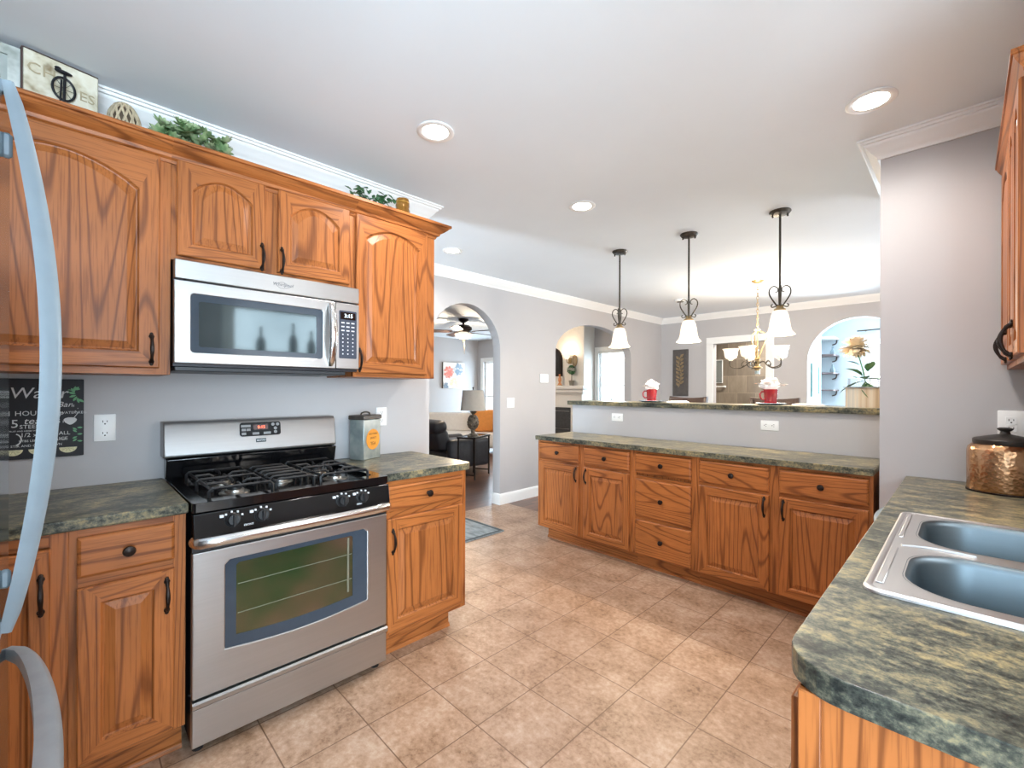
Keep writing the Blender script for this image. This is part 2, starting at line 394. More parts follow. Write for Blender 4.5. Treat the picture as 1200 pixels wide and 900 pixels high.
# end wall between kitchen and dining, right wall with the sink window, unseen breakfast corner added to let daylight in, dining right wall
WS = (1.06, 1.98, 1.22, 2.14)
b = MB(); b.box(-.30, .56, 2.877, 3.66, 0, H); struct('wall_end', b, PAINT, smooth=False)
b = MB(); b.slab([(.5, 0), (2.877, 0), (2.877, H), (.5, H)], [[(WS[0], WS[2]), (WS[1], WS[2]), (WS[1], WS[3]), (WS[0], WS[3])]], .435, .555, 'x'); struct('wall_right', b, PAINT, smooth=False)
b = MB(); b.box(.56, 2.6, 3.54, 3.66, 0, H); struct('wall_dining_near', b, PAINT, smooth=False)
b = MB(); b.slab([(3.66, 0), (9.1, 0), (9.1, H), (3.66, H)], [[(4.6, .3), (6.6, .3), (6.6, 2.3), (4.6, 2.3)]], 2.5, 2.6, 'x'); struct('wall_dining_right', b, PAINT, smooth=False)
b = MB(); b.box(.555, 2.6, .5, .6, 0, H); struct('wall_breakfast_north', b, PAINT, smooth=False)
b = MB(); b.slab([(-2.5, 0), (.5, 0), (.5, H), (-2.5, H)], [[(-2.05, .25), (.2, .25), (.2, 2.33), (-2.05, 2.33)]], 2.5, 2.6, 'x'); struct('wall_breakfast_right', b, PAINT, smooth=False)
b = MB(); b.slab([(-.32, 0), (2.5, 0), (2.5, H), (-.32, H)], [[(.75, .25), (2.4, .25), (2.4, 2.33), (.75, 2.33)]], -2.5, -2.38, 'y'); struct('wall_breakfast_back', b, PAINT, smooth=False)
b = MB(); b.box(-.32, -.2, -2.38, -.97, 0, H); struct('wall_breakfast_left', b, PAINT, smooth=False)
# half wall behind the peninsula
b = MB(); b.box(-2.70, -.30, 3.497, 3.62, 0, 1.179); struct('wall_peninsula', b, PAINT, smooth=False)
# rooms beyond
b = MB(); b.box(-3.87, -1.72, 9.0, 9.1, 0, H); struct('wall_shower', b, wall_tiles(), smooth=False)
b = MB(); b.box(-3.87, -3.75, YF+.12, 9.0, 0, H); struct('wall_shower_left', b, wall_tiles(), smooth=False)
b = MB(); b.box(-1.70, -1.56, YF+.12, 8.22, 0, H); struct('wall_sunroom_left', b, PAINTB, smooth=False)
b = MB(); b.box(-1.72, -1.70, YF+.12, 9.0, 0, H); struct('wall_sunroom_alcove', b, PAINTB, smooth=False)
b = MB(); b.slab([(-1.70, 0), (2.5, 0), (2.5, H), (-1.70, H)], [[(-1.10, .9), (.4, .9), (.4, 2.12), (-1.10, 2.12)]], 8.9, 9.0, 'y'); struct('wall_sunroom_far', b, PAINTB, smooth=False)
# crowns
CROWN = [(0, -.092), (.010, -.092), (.013, -.080), (.020, -.074), (.034, -.060), (.050, -.036), (.058, -.030), (.060, -.022), (.070, -.020), (.074, -.010), (.083, -.009), (.083, 0), (0, 0)]
b = MB(); b.sweep([(XW, -.85), (XW, 1.719), (XW-.12, 1.719), (XW-.12, -.85)], CROWN, H, -1); struct('trim_1', b, WHITE)
b = MB(); b.sweep([(XA, -.85), (XA, YF), (2.5, YF), (2.5, 3.66), (-.30, 3.66), (-.30, 2.877), (.435, 2.877), (.435, .5)], CROWN, H, -1); struct('trim_2', b, WHITE)
BASE = [(0, 0), (.016, 0), (.016, .095), (.012, .115), (.006, .125), (0, .125)]
b = MB(); b.sweep([(XA, -.85), (XA, A1[0])], BASE, 0, -1); b.sweep([(XA-.12, A1[1]), (XA, A1[1]), (XA, A2[0]), (XA-.12, A2[0])], BASE, 0, -1); struct('baseboard_hall', b, WHITE)
b = MB(); b.sweep([(XA, A2[1]), (XA, YF), (-2.965, YF)], BASE, 0, -1); b.sweep([(-1.98, YF), (A3[0], YF), (A3[0], YF+.12)], BASE, 0, -1); struct('baseboard_far', b, WHITE)
b = MB(); b.sweep([(-8.73, -.9), (-8.73, YF), (-6.9, YF)], BASE, 0, -1); struct('baseboard_living', b, WHITE)
b = MB(); b.sweep([(XW, 1.606), (XW, 1.719), (XW-.12, 1.719), (XW-.12, -.85)], BASE, 0, -1); struct('baseboard_left', b, WHITE)
# doorway casing
b = MB()
for x0, x1 in ((-2.965, -2.857), (-2.09, -1.98)): b.box(x0, x1, YF-.018, YF, 0, 2.075, .004)
b.box(-2.965, -1.98, YF-.018, YF, 2.075, 2.18, .004); struct('trim_3', b, WHITE)
def window(name, axis, at, p0, p1, z0, z1, out, cas=.075, bars=1, stool=True):
    """casing + sash + pane in an opening; axis 'x'/'y' = wall normal, at = room-side plane, out = direction to the outside (+1/-1)"""
    t = tag(bpy.data.objects.new(name, None), kind='structure'); COL.objects.link(t)
    def bx(mb, a, b_, d0, d1, c, d):
        d0, d1 = at+out*d0, at+out*d1
        if axis == 'x': mb.box(d0, d1, a, b_, c, d, .003)
        else: mb.box(a, b_, d0, d1, c, d, .003)
    m = MB()
    bx(m, p0-cas, p0, -.018, 0, z0-.02, z1+cas); bx(m, p1, p1+cas, -.018, 0, z0-.02, z1+cas); bx(m, p0, p1, -.018, 0, z1, z1+cas)
    if stool: bx(m, p0-cas-.02, p1+cas+.02, -.05, 0, z0-.03, z0)
    m.build('casing', WHITE, t)
    m = MB(); zm = (z0+z1)/2; f = .045
    bx(m, p0, p0+f, .05, .09, z0, z1); bx(m, p1-f, p1, .05, .09, z0, z1); bx(m, p0+f, p1-f, .05, .09, z0, z0+f); bx(m, p0+f, p1-f, .05, .09, z1-f, z1); bx(m, p0+f, p1-f, .045, .09, zm-.02, zm+.02)
    for k in range(bars):
        c = p0+(p1-p0)*(k+1)/(bars+1); bx(m, c-.009, c+.009, .06, .08, z0+f, z1-f)
    m.build('sash', WHITE, t)
    m = MB(); bx(m, p0+f, p1-f, .068, .072, z0+f, z1-f); m.build('pane', GLASS, t)
    return t
window('window_1', 'x', .435, WS[0], WS[1], WS[2], WS[3], 1, bars=0)
window('window_2', 'y', YF, WL[0], WL[1], WL[2], WL[3], 1, cas=.085)
window('window_3', 'y', YF, -8.5, -7.6, .3, 2.02, 1, cas=.1)
window('added_window_8', 'y', -.9, -3.65, -2.85, .25, 2.25, -1, bars=0)  # glazing added at the unseen hall end for the fill light behind it
window('window_4', 'y', 8.9, -1.10, .4, .9, 2.12, 1, cas=.02, bars=2)
window('window_5', 'x', 2.5, 4.6, 6.6, .3, 2.3, 1, bars=2)
window('added_window_6', 'x', 2.5, -2.05, .2, .25, 2.33, 1, bars=2)  # added out of view, carries the east fill light
window('added_window_7', 'y', -2.38, .75, 2.4, .25, 2.33, -1, bars=2)  # added behind the camera, opening sized for the south fill light

# ------------------------------------------------------------------ cabinets (local frame: front faces -Y at y=0, width +X, depth +Y)
def outline(x0, x1, z0, z1, rise, d=0, K=14):
    """rectangle whose top edge is a shallow arch, inset by d"""
    xa, xb, za = x0+d, x1-d, z0+d
    pts = [(xa, za), (xb, za)]
    for k in range(K+1):
        t = k/K; x = xb+(xa-xb)*t; pts.append((x, z1-d-rise*(1-math.sin(PI*t)**.8 if rise else 0) if rise else z1-d))
    return pts
def door(par, x0, x1, z0, z1, hx=None, hz=None, rise=0, mat=None, st=.055, yf=0):
    t = .019; mat = mat or OAK_V; K = 14
    def L(pts, y): return [(p[0], y+yf, p[1]) for p in pts]
    m = MB()
    top = z1-st-(.0 if not rise else .0)
    o0 = outline(x0, x1, z0, z1, 0); o1 = outline(x0, x1, z0, z1, 0, .004)
    i0 = outline(x0+st, x1-st, z0+st, top, rise); i1 = outline(x0+st, x1-st, z0+st, top, rise, .006)
    m.loft([L(o0, 0), L(o0, -t+.004), L(o1, -t), L(i0, -t), L(i1, -t+.009)], True, False)
    d = m.build('door', mat, par, ang=.35); d.data.materials.append(OAK_H)
    for q in d.data.polygons:
        if x0+st*.8 < q.center.x < x1-st*.8 and (q.center.z < z0+st or q.center.z > top-rise): q.material_index = 1
    m = MB(); ins = .034
    m.loft([L(outline(x0+st, x1-st, z0+st, top, rise, .005), -t+.010), L(outline(x0+st, x1-st, z0+st, top, rise, .010), -t+.011), L(outline(x0+st, x1-st, z0+st, top, rise, ins), -t+.0025), L(outline(x0+st, x1-st, z0+st, top, rise, ins+.002), -t+.0015)], False, True)
    m.build('panel', mat, d, ang=.2)
    if hx is not None: pull(d, hx, hz, yf-t)
    return d
def pull(par, x, z, y, h=.098):
    m = MB(); n = 14; pts = []; rr = []
    for k in range(n+1):
        t = k/n; pts.append((x, y-.006-.022*math.sin(PI*t)**.7, z-h/2+h*t))
        rr.append(.0042+.0030*math.sin(PI*t)**2+.002*(abs(t-.5) > .42))
    m.tube(pts, rr, 8)
    for s in (-1, 1):
        m.ball((x, y-.004, z+s*h*.5), (.0095, .006, .009), 10); m.ball((x, y-.003, z+s*(h*.5+.009)), (.006, .004, .007), 8)
    return m.build('handle', BRONZE, par)
def knob(par, x, z, y):
    m = MB(); m.lathe([(.0, 0), (.010, 0), (.010, .003), (.0055, .006), (.0055, .013), (.015, .017), (.0175, .022), (.015, .027), (.006, .030), (0, .0305)], (x, y, z), 18, M=Matrix.Rotation(PI/2, 3, 'X'))
    return m.build('knob', BRONZE, par)
def drawer(par, x0, x1, z0, z1, yf=0):
    t = .019; m = MB()
    def L(d, y): return [(p[0], y+yf, p[1]) for p in outline(x0, x1, z0, z1, 0, d)]
    m.loft([L(0, 0), L(0, -t+.007), L(.004, -t+.003), L(.010, -t), ], True, True)
    d = m.build('drawer', OAK_H, par, ang=.3); knob(d, (x0+x1)/2, (z0+z1)/2, yf-t); return d
def carcass(par, x0, x1, z0, z1, depth, stiles, rails, name='body'):
    """box sides + face frame (front plane y=0..0.019)"""
    m = MB(); m.box(x0, x1, .019, depth, z0, z1); m.build(name, OAK_V, par)
    for a, b_ in stiles: m = MB(); m.box(a, b_, 0, .019, z0, z1, .001); m.build('face_stile', OAK_V, par)
    for a, b_, c, d in rails: m = MB(); m.box(a, b_, .0005, .0188, c, d); m.build('face_rail', OAK_H, par)
def toe(par, x0, x1, depth=.075, left=False, right=False):
    m = MB(); m.box(x0+(.06 if left else 0), x1-(.06 if right else 0), depth, depth+.015, 0, .118); m.build('toe_kick', OAK_H, par)
    pr = [(0, 0), (.013, 0), (.012, .010), (.008, .017), (0, .02)]
    m = MB(); m.sweep([(x0+(.06 if left else 0), depth), (x1-(.06 if right else 0), depth)], pr, 0, -1); m.build('toe_trim', OAK_H, par)

ZB, ZT = .118, .876
R90 = PI/2
# --- left run (front plane x=-1.960), local x = world y
FX = -1.960
c = thing('base_cabinet', 'oak base cabinet with one drawer over one door, left of the stove beside the fridge', 'cabinet', (FX, -.005, 0), R90)
carcass(c, 0, .299, ZB, ZT, .61, [(0, .022), (.262, .299)], [(.02, .264, .852, ZT), (.02, .264, .69, .726), (.02, .264, ZB, .15)])
drawer(c, .019, .265, .724, .852); door(c, .019, .265, .135, .692, .243, .605); toe(c, 0, .299)
c = thing('corner_cabinet', 'oak corner base cabinet with a full-height door, half hidden behind the fridge handles', 'cabinet', (FX, -.80, 0), R90)
carcass(c, 0, .795, ZB, ZT, .61, [(.0, .06), (.752, .795)], [(.05, .76, .836, ZT), (.05, .76, ZB, .15)])
door(c, .30, .757, .135, .832, .737, .70, st=.045); door(c, .02, .296, .135, .832); toe(c, 0, .795)
c = thing('base_cabinet', 'oak base cabinet with one drawer over one door, right of the stove by the archway', 'cabinet', (FX, 1.072, 0), R90)
carcass(c, 0, .499, ZB, ZT, .61, [(0, .03), (.465, .499)], [(.02, .47, .852, ZT), (.02, .47, .69, .736), (.02, .47, ZB, .16)])
drawer(c, .010, .468, .73, .852); door(c, .010, .468, .148, .695, .037, .585); toe(c, 0, .499, right=True)
# --- peninsula
PY = 2.999
pg = 'oak cabinets under the peninsula counter'
c = thing('base_cabinet', 'oak peninsula cabinet with two drawers over two doors, nearest the archway', 'cabinet', (-2.70, PY, 0), 0, pg)
carcass(c, 0, .953, ZB-.01, ZT, .49, [(0, .03), (.456, .516), (.923, .953)], [(.02, .93, .86, ZT), (.02, .93, .69, .715), (.02, .93, ZB, .125)])
drawer(c, .024, .460, .712, .856); drawer(c, .512, .928, .712, .856)
door(c, .024, .460, .112, .692, .436, .62); door(c, .512, .928, .112, .692, .535, .62); toe(c, 0, .953, left=True)
c = thing('drawer_cabinet', 'oak peninsula cabinet with a bank of three drawers, in the middle', 'cabinet', (-1.747, PY, 0), 0, pg)
carcass(c, 0, .472, ZB-.01, ZT, .49, [(0, .03), (.442, .472)], [(.02, .45, .86, ZT), (.02, .45, .66, .69), (.02, .45, .36, .40), (.02, .45, ZB, .125)])
for a, b_ in ((.712, .856), (.392, .668), (.112, .368)): drawer(c, .026, .446, a, b_)
toe(c, 0, .472)
c = thing('base_cabinet', 'oak peninsula cabinet with two drawers over two doors, against the right end wall', 'cabinet', (-1.275, PY, 0), 0, pg)
carcass(c, 0, .938, ZB-.01, ZT, .49, [(0, .03), (.448, .503), (.920, .938)], [(.02, .93, .86, ZT), (.02, .93, .69, .715), (.02, .93, ZB, .125)])
drawer(c, .028, .449, .712, .856); drawer(c, .502, .922, .712, .856)
door(c, .028, .449, .112, .692, .424, .62); door(c, .502, .922, .112, .692, .526, .62); toe(c, 0, .938)
# --- right run (faces -X): local x = world -y
c = thing('sink_cabinet', 'oak base cabinet under the sink, its panelled end towards the camera', 'cabinet', (-.178, 2.05, 0), -R90)
m = MB(); m.box(0, 1.25, .019, .60, ZB, .70); m.box(0, .018, .019, .60, .70, .868); m.box(1.232, 1.25, .019, .60, .70, .868); m.build('body', OAK_V, c)
for a, b_ in ((0, .04), (.60, .64), (1.21, 1.25)): m = MB(); m.box(a, b_, 0, .019, ZB, .868, .001); m.build('face_stile', OAK_V, c)
for a, b_ in ((.84, .868), (ZB, .15)): m = MB(); m.box(0, 1.25, .0005, .0188, a, b_); m.build('face_rail', OAK_H, c)
door(c, .03, .62, .135, .83, .59, .70); door(c, .63, 1.22, .135, .83, .66, .70); toe(c, 0, 1.25)
m = MB(); m.box(1.25, 1.262, .0, .03, ZB, .869, .002); m.box(1.25, 1.262, .57, .60, ZB, .869, .002); m.box(1.25, 1.257, .03, .57, ZB, .869); m.build('end_panel', OAK_V, c)
c = thing('dishwasher', 'stainless dishwasher under the right counter, only its handle end showing past the edge', 'dishwasher', (-.178, 2.66, 0), -R90)
m = MB(); m.box(.004, .600, .03, .58, .02, .87); m.build('body', BLACKM, c)
m = MB(); m.box(.004, .600, -.005, .03, .12, .872, .006); m.build('door', STEEL, c)
m = MB(); m.tube([(.06, -.005, .815)]+[(.06+.48*k/12, -.02-.05*math.sin(PI*k/12)**.6, .815) for k in range(13)]+[(.54, -.005, .815)], .012, 8); m.build('handle', HANDLE_GREY, c)
c = thing('filler_cabinet', 'narrow oak base cabinet in the far right corner, under the copper jar', 'cabinet', (-.178, 2.872, 0), -R90)
carcass(c, 0, .207, ZB, .87, .60, [(0, .03), (.177, .207)], [(0, .2, .84, .87), (0, .2, ZB, .15)]); door(c, .015, .19, .135, .83, .17, .70, st=.04); toe(c, 0, .207)
# --- uppers on the stove wall
CC = [(0, -.045), (.006, -.045), (.010, -.034), (.022, -.028), (.026, -.016), (.040, -.008), (.058, .006), (.064, .016), (.074, .018), (.074, .032), (.02, .032), (0, .01)]
def crown(par, x0, x1, depth, end=False, k=1):
    m = MB(); m.sweep([(x0, 0), (x1, 0)]+([(x1, depth-.002)] if end else []), [(d*k, z) for d, z in CC], 2.27, -1); m.build('crown_moulding', OAK_H, par)
    m = MB(); m.box(x0, x1, .002, depth, 2.2705, 2.284); m.build('top_board', OAK_H, par)
UX = -2.243; UZ0, UZ1 = 1.385, 2.27
def ucarc(c, x0, x1, z0, stiles, depth=.330): carcass(c, x0, x1, z0, UZ1, depth, stiles, [(x0, x1, 2.235, UZ1), (x0, x1, z0, z0+.032)])
c = thing('wall_cabinet', 'tall oak wall cabinet with a wide arched door, left of the microwave', 'cabinet', (UX, -.80, 0), R90)
ucarc(c, 0, 1.083, UZ0-.008, [(0, .05), (.455, .50), (1.03, 1.083)]); crown(c, 0, 1.083, .333); door(c, .478, 1.047, 1.402, 2.236, 1.022, 1.475, .085, st=.062); door(c, .03, .470, 1.402, 2.236, .07, 1.475, .07)
c = thing('wall_cabinet', 'short oak wall cabinet with two arched doors, above the microwave', 'cabinet', (UX, .283, 0), R90)
ucarc(c, 0, .762, 1.842, [(0, .025), (.337, .40), (.735, .762)]); crown(c, 0, .762, .333); door(c, .018, .342, 1.860, 2.250, .327, 1.915, .062, st=.052); door(c, .395, .735, 1.860, 2.250, .410, 1.915, .062, st=.052)
c = thing('wall_cabinet', 'narrow tall oak wall cabinet with one arched door, right of the microwave', 'cabinet', (UX, 1.045, 0), R90)
ucarc(c, 0, .507, UZ0+.002, [(0, .02), (.44, .507)]); crown(c, 0, .507, .333, True); door(c, .010, .447, 1.408, 2.240, .028, 1.475, .062, st=.052)
# crown and top board of each cabinet
# --- upper cabinets on the right wall
RXF = .126
for i, (y0, wd, lab) in enumerate(((2.872, .46, 'oak wall cabinet at the right picture edge, the farther one against the end wall'), (2.412, .46, 'oak wall cabinet at the right picture edge, the nearer one'))):
    c = thing('wall_cabinet', lab, 'cabinet', (RXF, y0, 0), -R90, 'oak wall cabinets at the right edge')
    ucarc(c, 0, wd, 1.415, [(0, .04), (wd-.04, wd)], .305); crown(c, 0, wd, .305, i == 1, .5)
    if i: door(c, .02, wd/2-.003, 1.435, 2.24, wd/2-.02, 1.49, .05, st=.045); door(c, wd/2+.003, wd-.02, 1.435, 2.24, wd/2+.02, 1.49, .05, st=.045)
    else: door(c, .02, wd-.02, 1.435, 2.24, wd-.045, 1.49, .06)

# ------------------------------------------------------------------ countertops
def counter(name, outer, holes, z0, z1, label, mat=LAM, cat='countertop', bev=.006):
    m = MB(); m.slab(outer, holes, z1, z0, 'z'); o = m.build(name, mat, smooth=False, bev=bev); return tag(o, label, cat)
ZC = .914
counter('countertop', [(XW+.002, -.845), (-1.942, -.845), (-1.942, .300), (XW+.002, .300)], [], .877, ZC, 'mottled green-brown countertop left of the stove, running behind the fridge', LAM_Y)
counter('countertop', [(XW+.002, 1.069), (-1.942, 1.069), (-1.942, 1.566)]+[(-1.982+.04*math.cos(a), 1.566+.04*math.sin(a)) for a in (.4, .8, 1.2)]+[(-1.982, 1.606), (XW+.002, 1.606)], [], .877, ZC, 'short mottled countertop right of the stove, holding the tin canister', LAM_Y)
counter('countertop', [(-2.716, 2.972), (-.334, 2.972), (-.334, 3.495), (-2.716, 3.495)], [], .877, ZC, 'long mottled countertop on the peninsula in front of the half wall')
counter('raised_counter', [(-2.745, 3.467), (-.302, 3.467), (-.302, 3.86), (-2.745, 3.86)], [], 1.1795, 1.2177, 'raised bar top on the half wall, holding two mugs and the flower vase', cat='countertop')
SK = (-.150, .392, 1.152, 1.975)
near = [(-.200+.085-.085*math.cos(a), .772+.085-.085*math.sin(a)) for a in [PI/2*k/7 for k in range(8)]]
counter('countertop', [(-.200, 2.875)]+near+[(.433, .772), (.433, 2.875)], [rrect(SK[0]+.012, SK[1]-.012, SK[2]+.012, SK[3]-.012, .03)], .872, ZC, 'wide mottled countertop in the foreground with the sink set into it')

# ------------------------------------------------------------------ sink
c = thing('sink', 'stainless double-bowl drop-in sink in the foreground countertop', 'sink', (0, 0, ZC))
def at(l, z): return [(p[0], p[1], z) for p in l]
B1, B2 = (-.092, .30, 1.198, 1.515), (-.092, .30, 1.585, 1.938)
bo1, bo2 = rrect(*B1, .105, 8), rrect(*B2, .105, 8)
m = MB()
m.slab(rrect(SK[0]+.006, SK[1]-.006, SK[2]+.006, SK[3]-.006, .026), [bo1, bo2], .0075, .0045, 'z')
m.loft([at(rrect(*SK, .03), .0005), at(rrect(SK[0]+.001, SK[1]-.001, SK[2]+.001, SK[3]-.001, .03), .005), at(rrect(SK[0]+.006, SK[1]-.006, SK[2]+.006, SK[3]-.006, .026), .0095), at(rrect(SK[0]+.012, SK[1]-.012, SK[2]+.012, SK[3]-.012, .022), .0095), at(rrect(SK[0]+.016, SK[1]-.016, SK[2]+.016, SK[3]-.016, .02), .0072)])
m.build('rim', SINKS, c, ang=.5)
for B in (B1, B2):
    m = MB(); loops = []
    for d, z in ((-.004, .0078), (0, .0068), (.006, .002), (.010, -.008), (.016, -.12), (.024, -.160), (.045, -.176), (.10, -.180)):
        loops.append(at(rrect(B[0]+d, B[1]-d, B[2]+d, B[3]-d, max(.02, .105-d*.6), 8), z))
    m.loft(loops, False, True); bo = m.build('bowl', SINKB, c, ang=.9)
    m = MB(); cx, cy = (B[0]+B[1])/2, (B[2]+B[3])/2
    m.lathe([(.045, -.1795), (.045, -.176), (.036, -.176), (.033, -.179)], (cx, cy, 0), 24); m.build('drain', CHROME, bo)
# raised ribs pressed into the rim
m = MB(); m.box(-.132, -.118, 1.20, 1.50, .0072, .0105, .002); m.box(-.128, -.118, 1.62, 1.93, .0072, .0105, .002); m.tube(smooth_path([(-.115, 1.535, .0075), (-.06, 1.552, .009), (.02, 1.55, .0085)]), .004, 6); m.build('rim_ridge', SINKS, c)

# ------------------------------------------------------------------ fridge (faces +Y)
c = thing('refrigerator', 'stainless refrigerator with bowed grey handles, cut off at the left picture edge', 'refrigerator', (-.28, -.078, 0), PI)
m = MB(); m.box(.01, .905, .075, .75, .03, 1.80, .006); m.build('body', pm('fridge_side_grey', '#6f7478', .4, .2), c)
m = MB(); m.box(0, .918, 0, .07, .925, 1.81, .012, 2); d1 = m.build('door', FRIDGE, c)
m = MB(); m.box(0, .918, 0, .07, .09, .915, .012, 2); d2 = m.build('freezer_drawer', FRIDGE, c)
def strap(pts, w0, t0, outv):
    """flat bar: width across the given axis, thickness along outv"""
    m = MB(); L = []
    for i, p in enumerate(pts):
        p = Vector(p); t = (Vector(pts[min(i+1, len(pts)-1)])-Vector(pts[max(i-1, 0)])).normalized()
        o = Vector(outv); o = (o-t*o.dot(t)).normalized(); q = t.cross(o)
        e = min(1, .55+.45*math.sin(PI*i/(len(pts)-1))**.4)
        ring = [(-1, -1), (-.6, -1.0), (.6, -1), (1, -.8), (1, .4), (.5, 1), (-.5, 1), (-1, .4)]
        L.append([p+q*w0*e*a+o*t0*e*b_ for a, b_ in ring])
    m.loft(L, True, True); return m
hl = [(.80, -.004-.050*math.sin(PI*k/28)**.85, .93+(1.812-.93)*k/28) for k in range(29)]
strap(hl, .012, .013, (0, -1, 0)).build('handle', HANDLE_GREY, d1, ang=1.1)
m = MB(); m.box(.795, .806, -.010, .003, 1.69, 1.73, .004); m.build('handle_post', HANDLE_GREY, d1); m = MB(); m.box(.795, .806, -.010, .003, 1.0, 1.03, .004); m.build('handle_post', HANDLE_GREY, d1)
hl = [(.06+.81*k/32, -.004-.056*math.sin(PI*k/32)**.55, .868) for k in range(33)]
strap(hl, .017, .013, (0, -1, 0)).build('handle', pm('grey_freezer_handle', '#8d9094', .35, .3), d2, ang=1.1)  # neutral grey coat of the freezer handle

# ------------------------------------------------------------------ stove (faces +X)
c = thing('gas_stove', 'freestanding stainless gas stove with black cooktop, between the base cabinets', 'stove', (-1.920, .305, 0), R90)
W = .762
m = MB(); m.box(.004, W-.004, .035, .64, .04, .875); m.build('body', BLACKM, c)
m = MB(); m.slab(rrect(0, W, -.012, .60, .012, 3), [rrect(.045, W-.045, .05, .56, .03, 3)], .880, .9145, 'z'); m.box(.04, W-.04, .045, .565, .876, .896); m.build('cooktop', BLACKG, c, bev=.003)
m = MB(); m.slab([(-.028, .790), (-.014, .876), (.03, .876), (.03, .785)], [], .001, W-.001, 'x'); m.build('control_panel', BLACKG, c, bev=.003)
GREYPRINT = pm('pale_print', '#d9dbde', .5)
for kx in (.122, .219, .535, .625):
    m = MB(); Mx = Matrix.Rotation(PI/2-.16, 3, 'X')
    m.lathe([(0, 0), (.027, 0), (.027, .004), (.022, .008), (.021, .020), (.018, .024), (0, .024)], (kx, -.021, .838), 22, M=Mx)
    k = m.build('control_knob', BLACKM, c)
    m = MB(); m.box(kx-.005, kx+.005, -.054, -.04, .820, .858, .002); m.build('grip', BLACKM, k)
    m = MB()
    for a in (.5, 1.1, 1.7, 2.3): m.box(kx+.034*math.cos(a)-.003, kx+.034*math.cos(a)+.003, -.0255+.0, -.018, .838+.031*math.sin(a)-.003, .838+.031*math.sin(a)+.003)
    m.box(kx-.042, kx-.030, -.0262, -.018, .853, .862); m.build('dial_marks', GREYPRINT, k)
for i, px in enumerate((.158, .595)):
    text('panel_print', 'FRONT' if i == 0 else 'REAR', .010, GREYPRINT, c, T(px+.015, -.0285, .812) @ Matrix.Rotation(PI/2-.16, 4, 'X'), .002)
# oven door
win = rrect(.103, .661, .362, .686, .018, 4)
win = [(x, z-.018*math.sin(PI*(x-.103)/.558) if z < .45 else z) for x, z in win]
def bowl_(l): return l
low = [(.103+.558*k/10, .36-.020*math.sin(PI*k/10)) for k in range(11)]
winp = low+[(.661, .67), (.645, .686), (.119, .686), (.103, .67)]
inn = [(.139+.456*k/8, .398-.012*math.sin(PI*k/8)) for k in range(9)]+[(.595, .660), (.585, .668), (.149, .668), (.139, .660)]
m = MB(); m.slab([(.002, .212), (W-.002, .212), (W-.002, .734), (.002, .734)], [winp], 0, .034, 'y'); d = m.build('oven_door', STEEL, c, smooth=False, bev=.004)
m = MB(); m.slab(winp, [inn], .003, .02, 'y'); m.build('window_border', DARKBLUE, d, smooth=False)
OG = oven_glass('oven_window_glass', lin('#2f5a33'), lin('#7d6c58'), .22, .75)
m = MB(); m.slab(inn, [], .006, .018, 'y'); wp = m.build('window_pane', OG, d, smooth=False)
m = MB()
for z in (.475, .585): m.box(.145, .59, .004, .007, z, z+.0025)
m.box(.57, .578, .004, .007, .42, .66); m.build('rack_wire', pm('rack_wire_steel', '#8b8f80', .4, .6), d)
m = MB(); m.box(.002, W-.002, .004, .03, .736, .788); m.build('vent_strip', BLACKM, c)
hp = [(.006, 0, .776), (.008, -.022, .776), (.02, -.036, .776)]+[(.02+(W-.04)*k/10, -.040-.006*math.sin(PI*k/10), .776) for k in range(1, 10)]+[(W-.02, -.036, .776), (W-.008, -.022, .776), (W-.006, 0, .776)]
m = MB(); m.tube(hp, .0195, 10, sx=.8); m.build('door_handle', STEEL_S, d)
m = MB(); m.box(.002, W-.002, 0, .034, .040, .176, .003); m.slab([(0, .174), (-.012, .186), (-.014, .200), (-.006, .206), (.03, .206), (.03, .174)], [], .002, W-.002, 'x'); m.build('storage_drawer', STEEL, c, ang=.5)
m = MB(); m.box(.0, W, .05, .06, .206, .212); m.build('gap_strip', BLACKM, c)
for fx in (.03, W-.03):
    m = MB(); m.lathe([(.018, 0), (.018, .01), (.008, .014), (.008, .045)], (fx, .06, 0), 12); m.build('foot', BLACKM, c)
# backguard
m = MB(); m.slab([(.585, .9146), (.560, 1.004), (.60, 1.01), (.64, 1.01), (.64, .9146)], [], -.004, W-.006, 'x'); m.build('backguard_base', BLACKG, c, bev=.004)
m = MB(); m.slab([(.552, 1.012), (.545, 1.020), (.566, 1.155), (.580, 1.172), (.655, 1.172), (.655, 1.012)], [], -.016, W-.012, 'x'); bgd = m.build('backguard', STEEL_B, c, bev=.010)
sl = math.atan2(.021, .135)
def BG(x, z, off=.0): return T(x, .545+(z-1.02)*.1556-.001-off, z) @ Matrix.Rotation(PI/2-sl, 4, 'X')
m = MB(); m.slab(rrect(-.092, .092, -.034, .034, .012, 4), [], 0, .004, 'z'); m.xf(BG(.372, 1.122)); dp = m.build('display_panel', pm('display_black', '#101012', .45, spec=.25), bgd)
RED = emit('red_digits', (1, .12, .05), 2.5); 
m = MB(); m.box(-.033, .033, -.012, .014, .004, .0046); m.xf(BG(.372, 1.130)); m.build('display', pm('red_display_glass', '#3a0d08', .2), dp)
text('clock_digits', '8:15', .020, RED, dp, BG(.375, 1.131, .005), .0004)
GREYK = pm('keypad_grey', '#8e8f90', .5)
m = MB()
for x0, x1, z0, z1 in ((-.087, -.045, .010, .022), (-.085, -.066, -.008, .004), (-.063, -.046, -.008, .004), (-.085, -.066, -.027, -.015), (-.038, -.008, -.028, -.016), (.012, .045, -.028, -.016)): m.box(x0, x1, z0, z1, .004, .0045)
for x, z in ((.056, .020), (.078, .020), (.067, .000), (.067, -.018)): m.lathe([(.008, .004), (.008, .0046)], (x, z, 0), 10)
m.xf(BG(.372, 1.122)); m.build('keys', GREYK, dp)
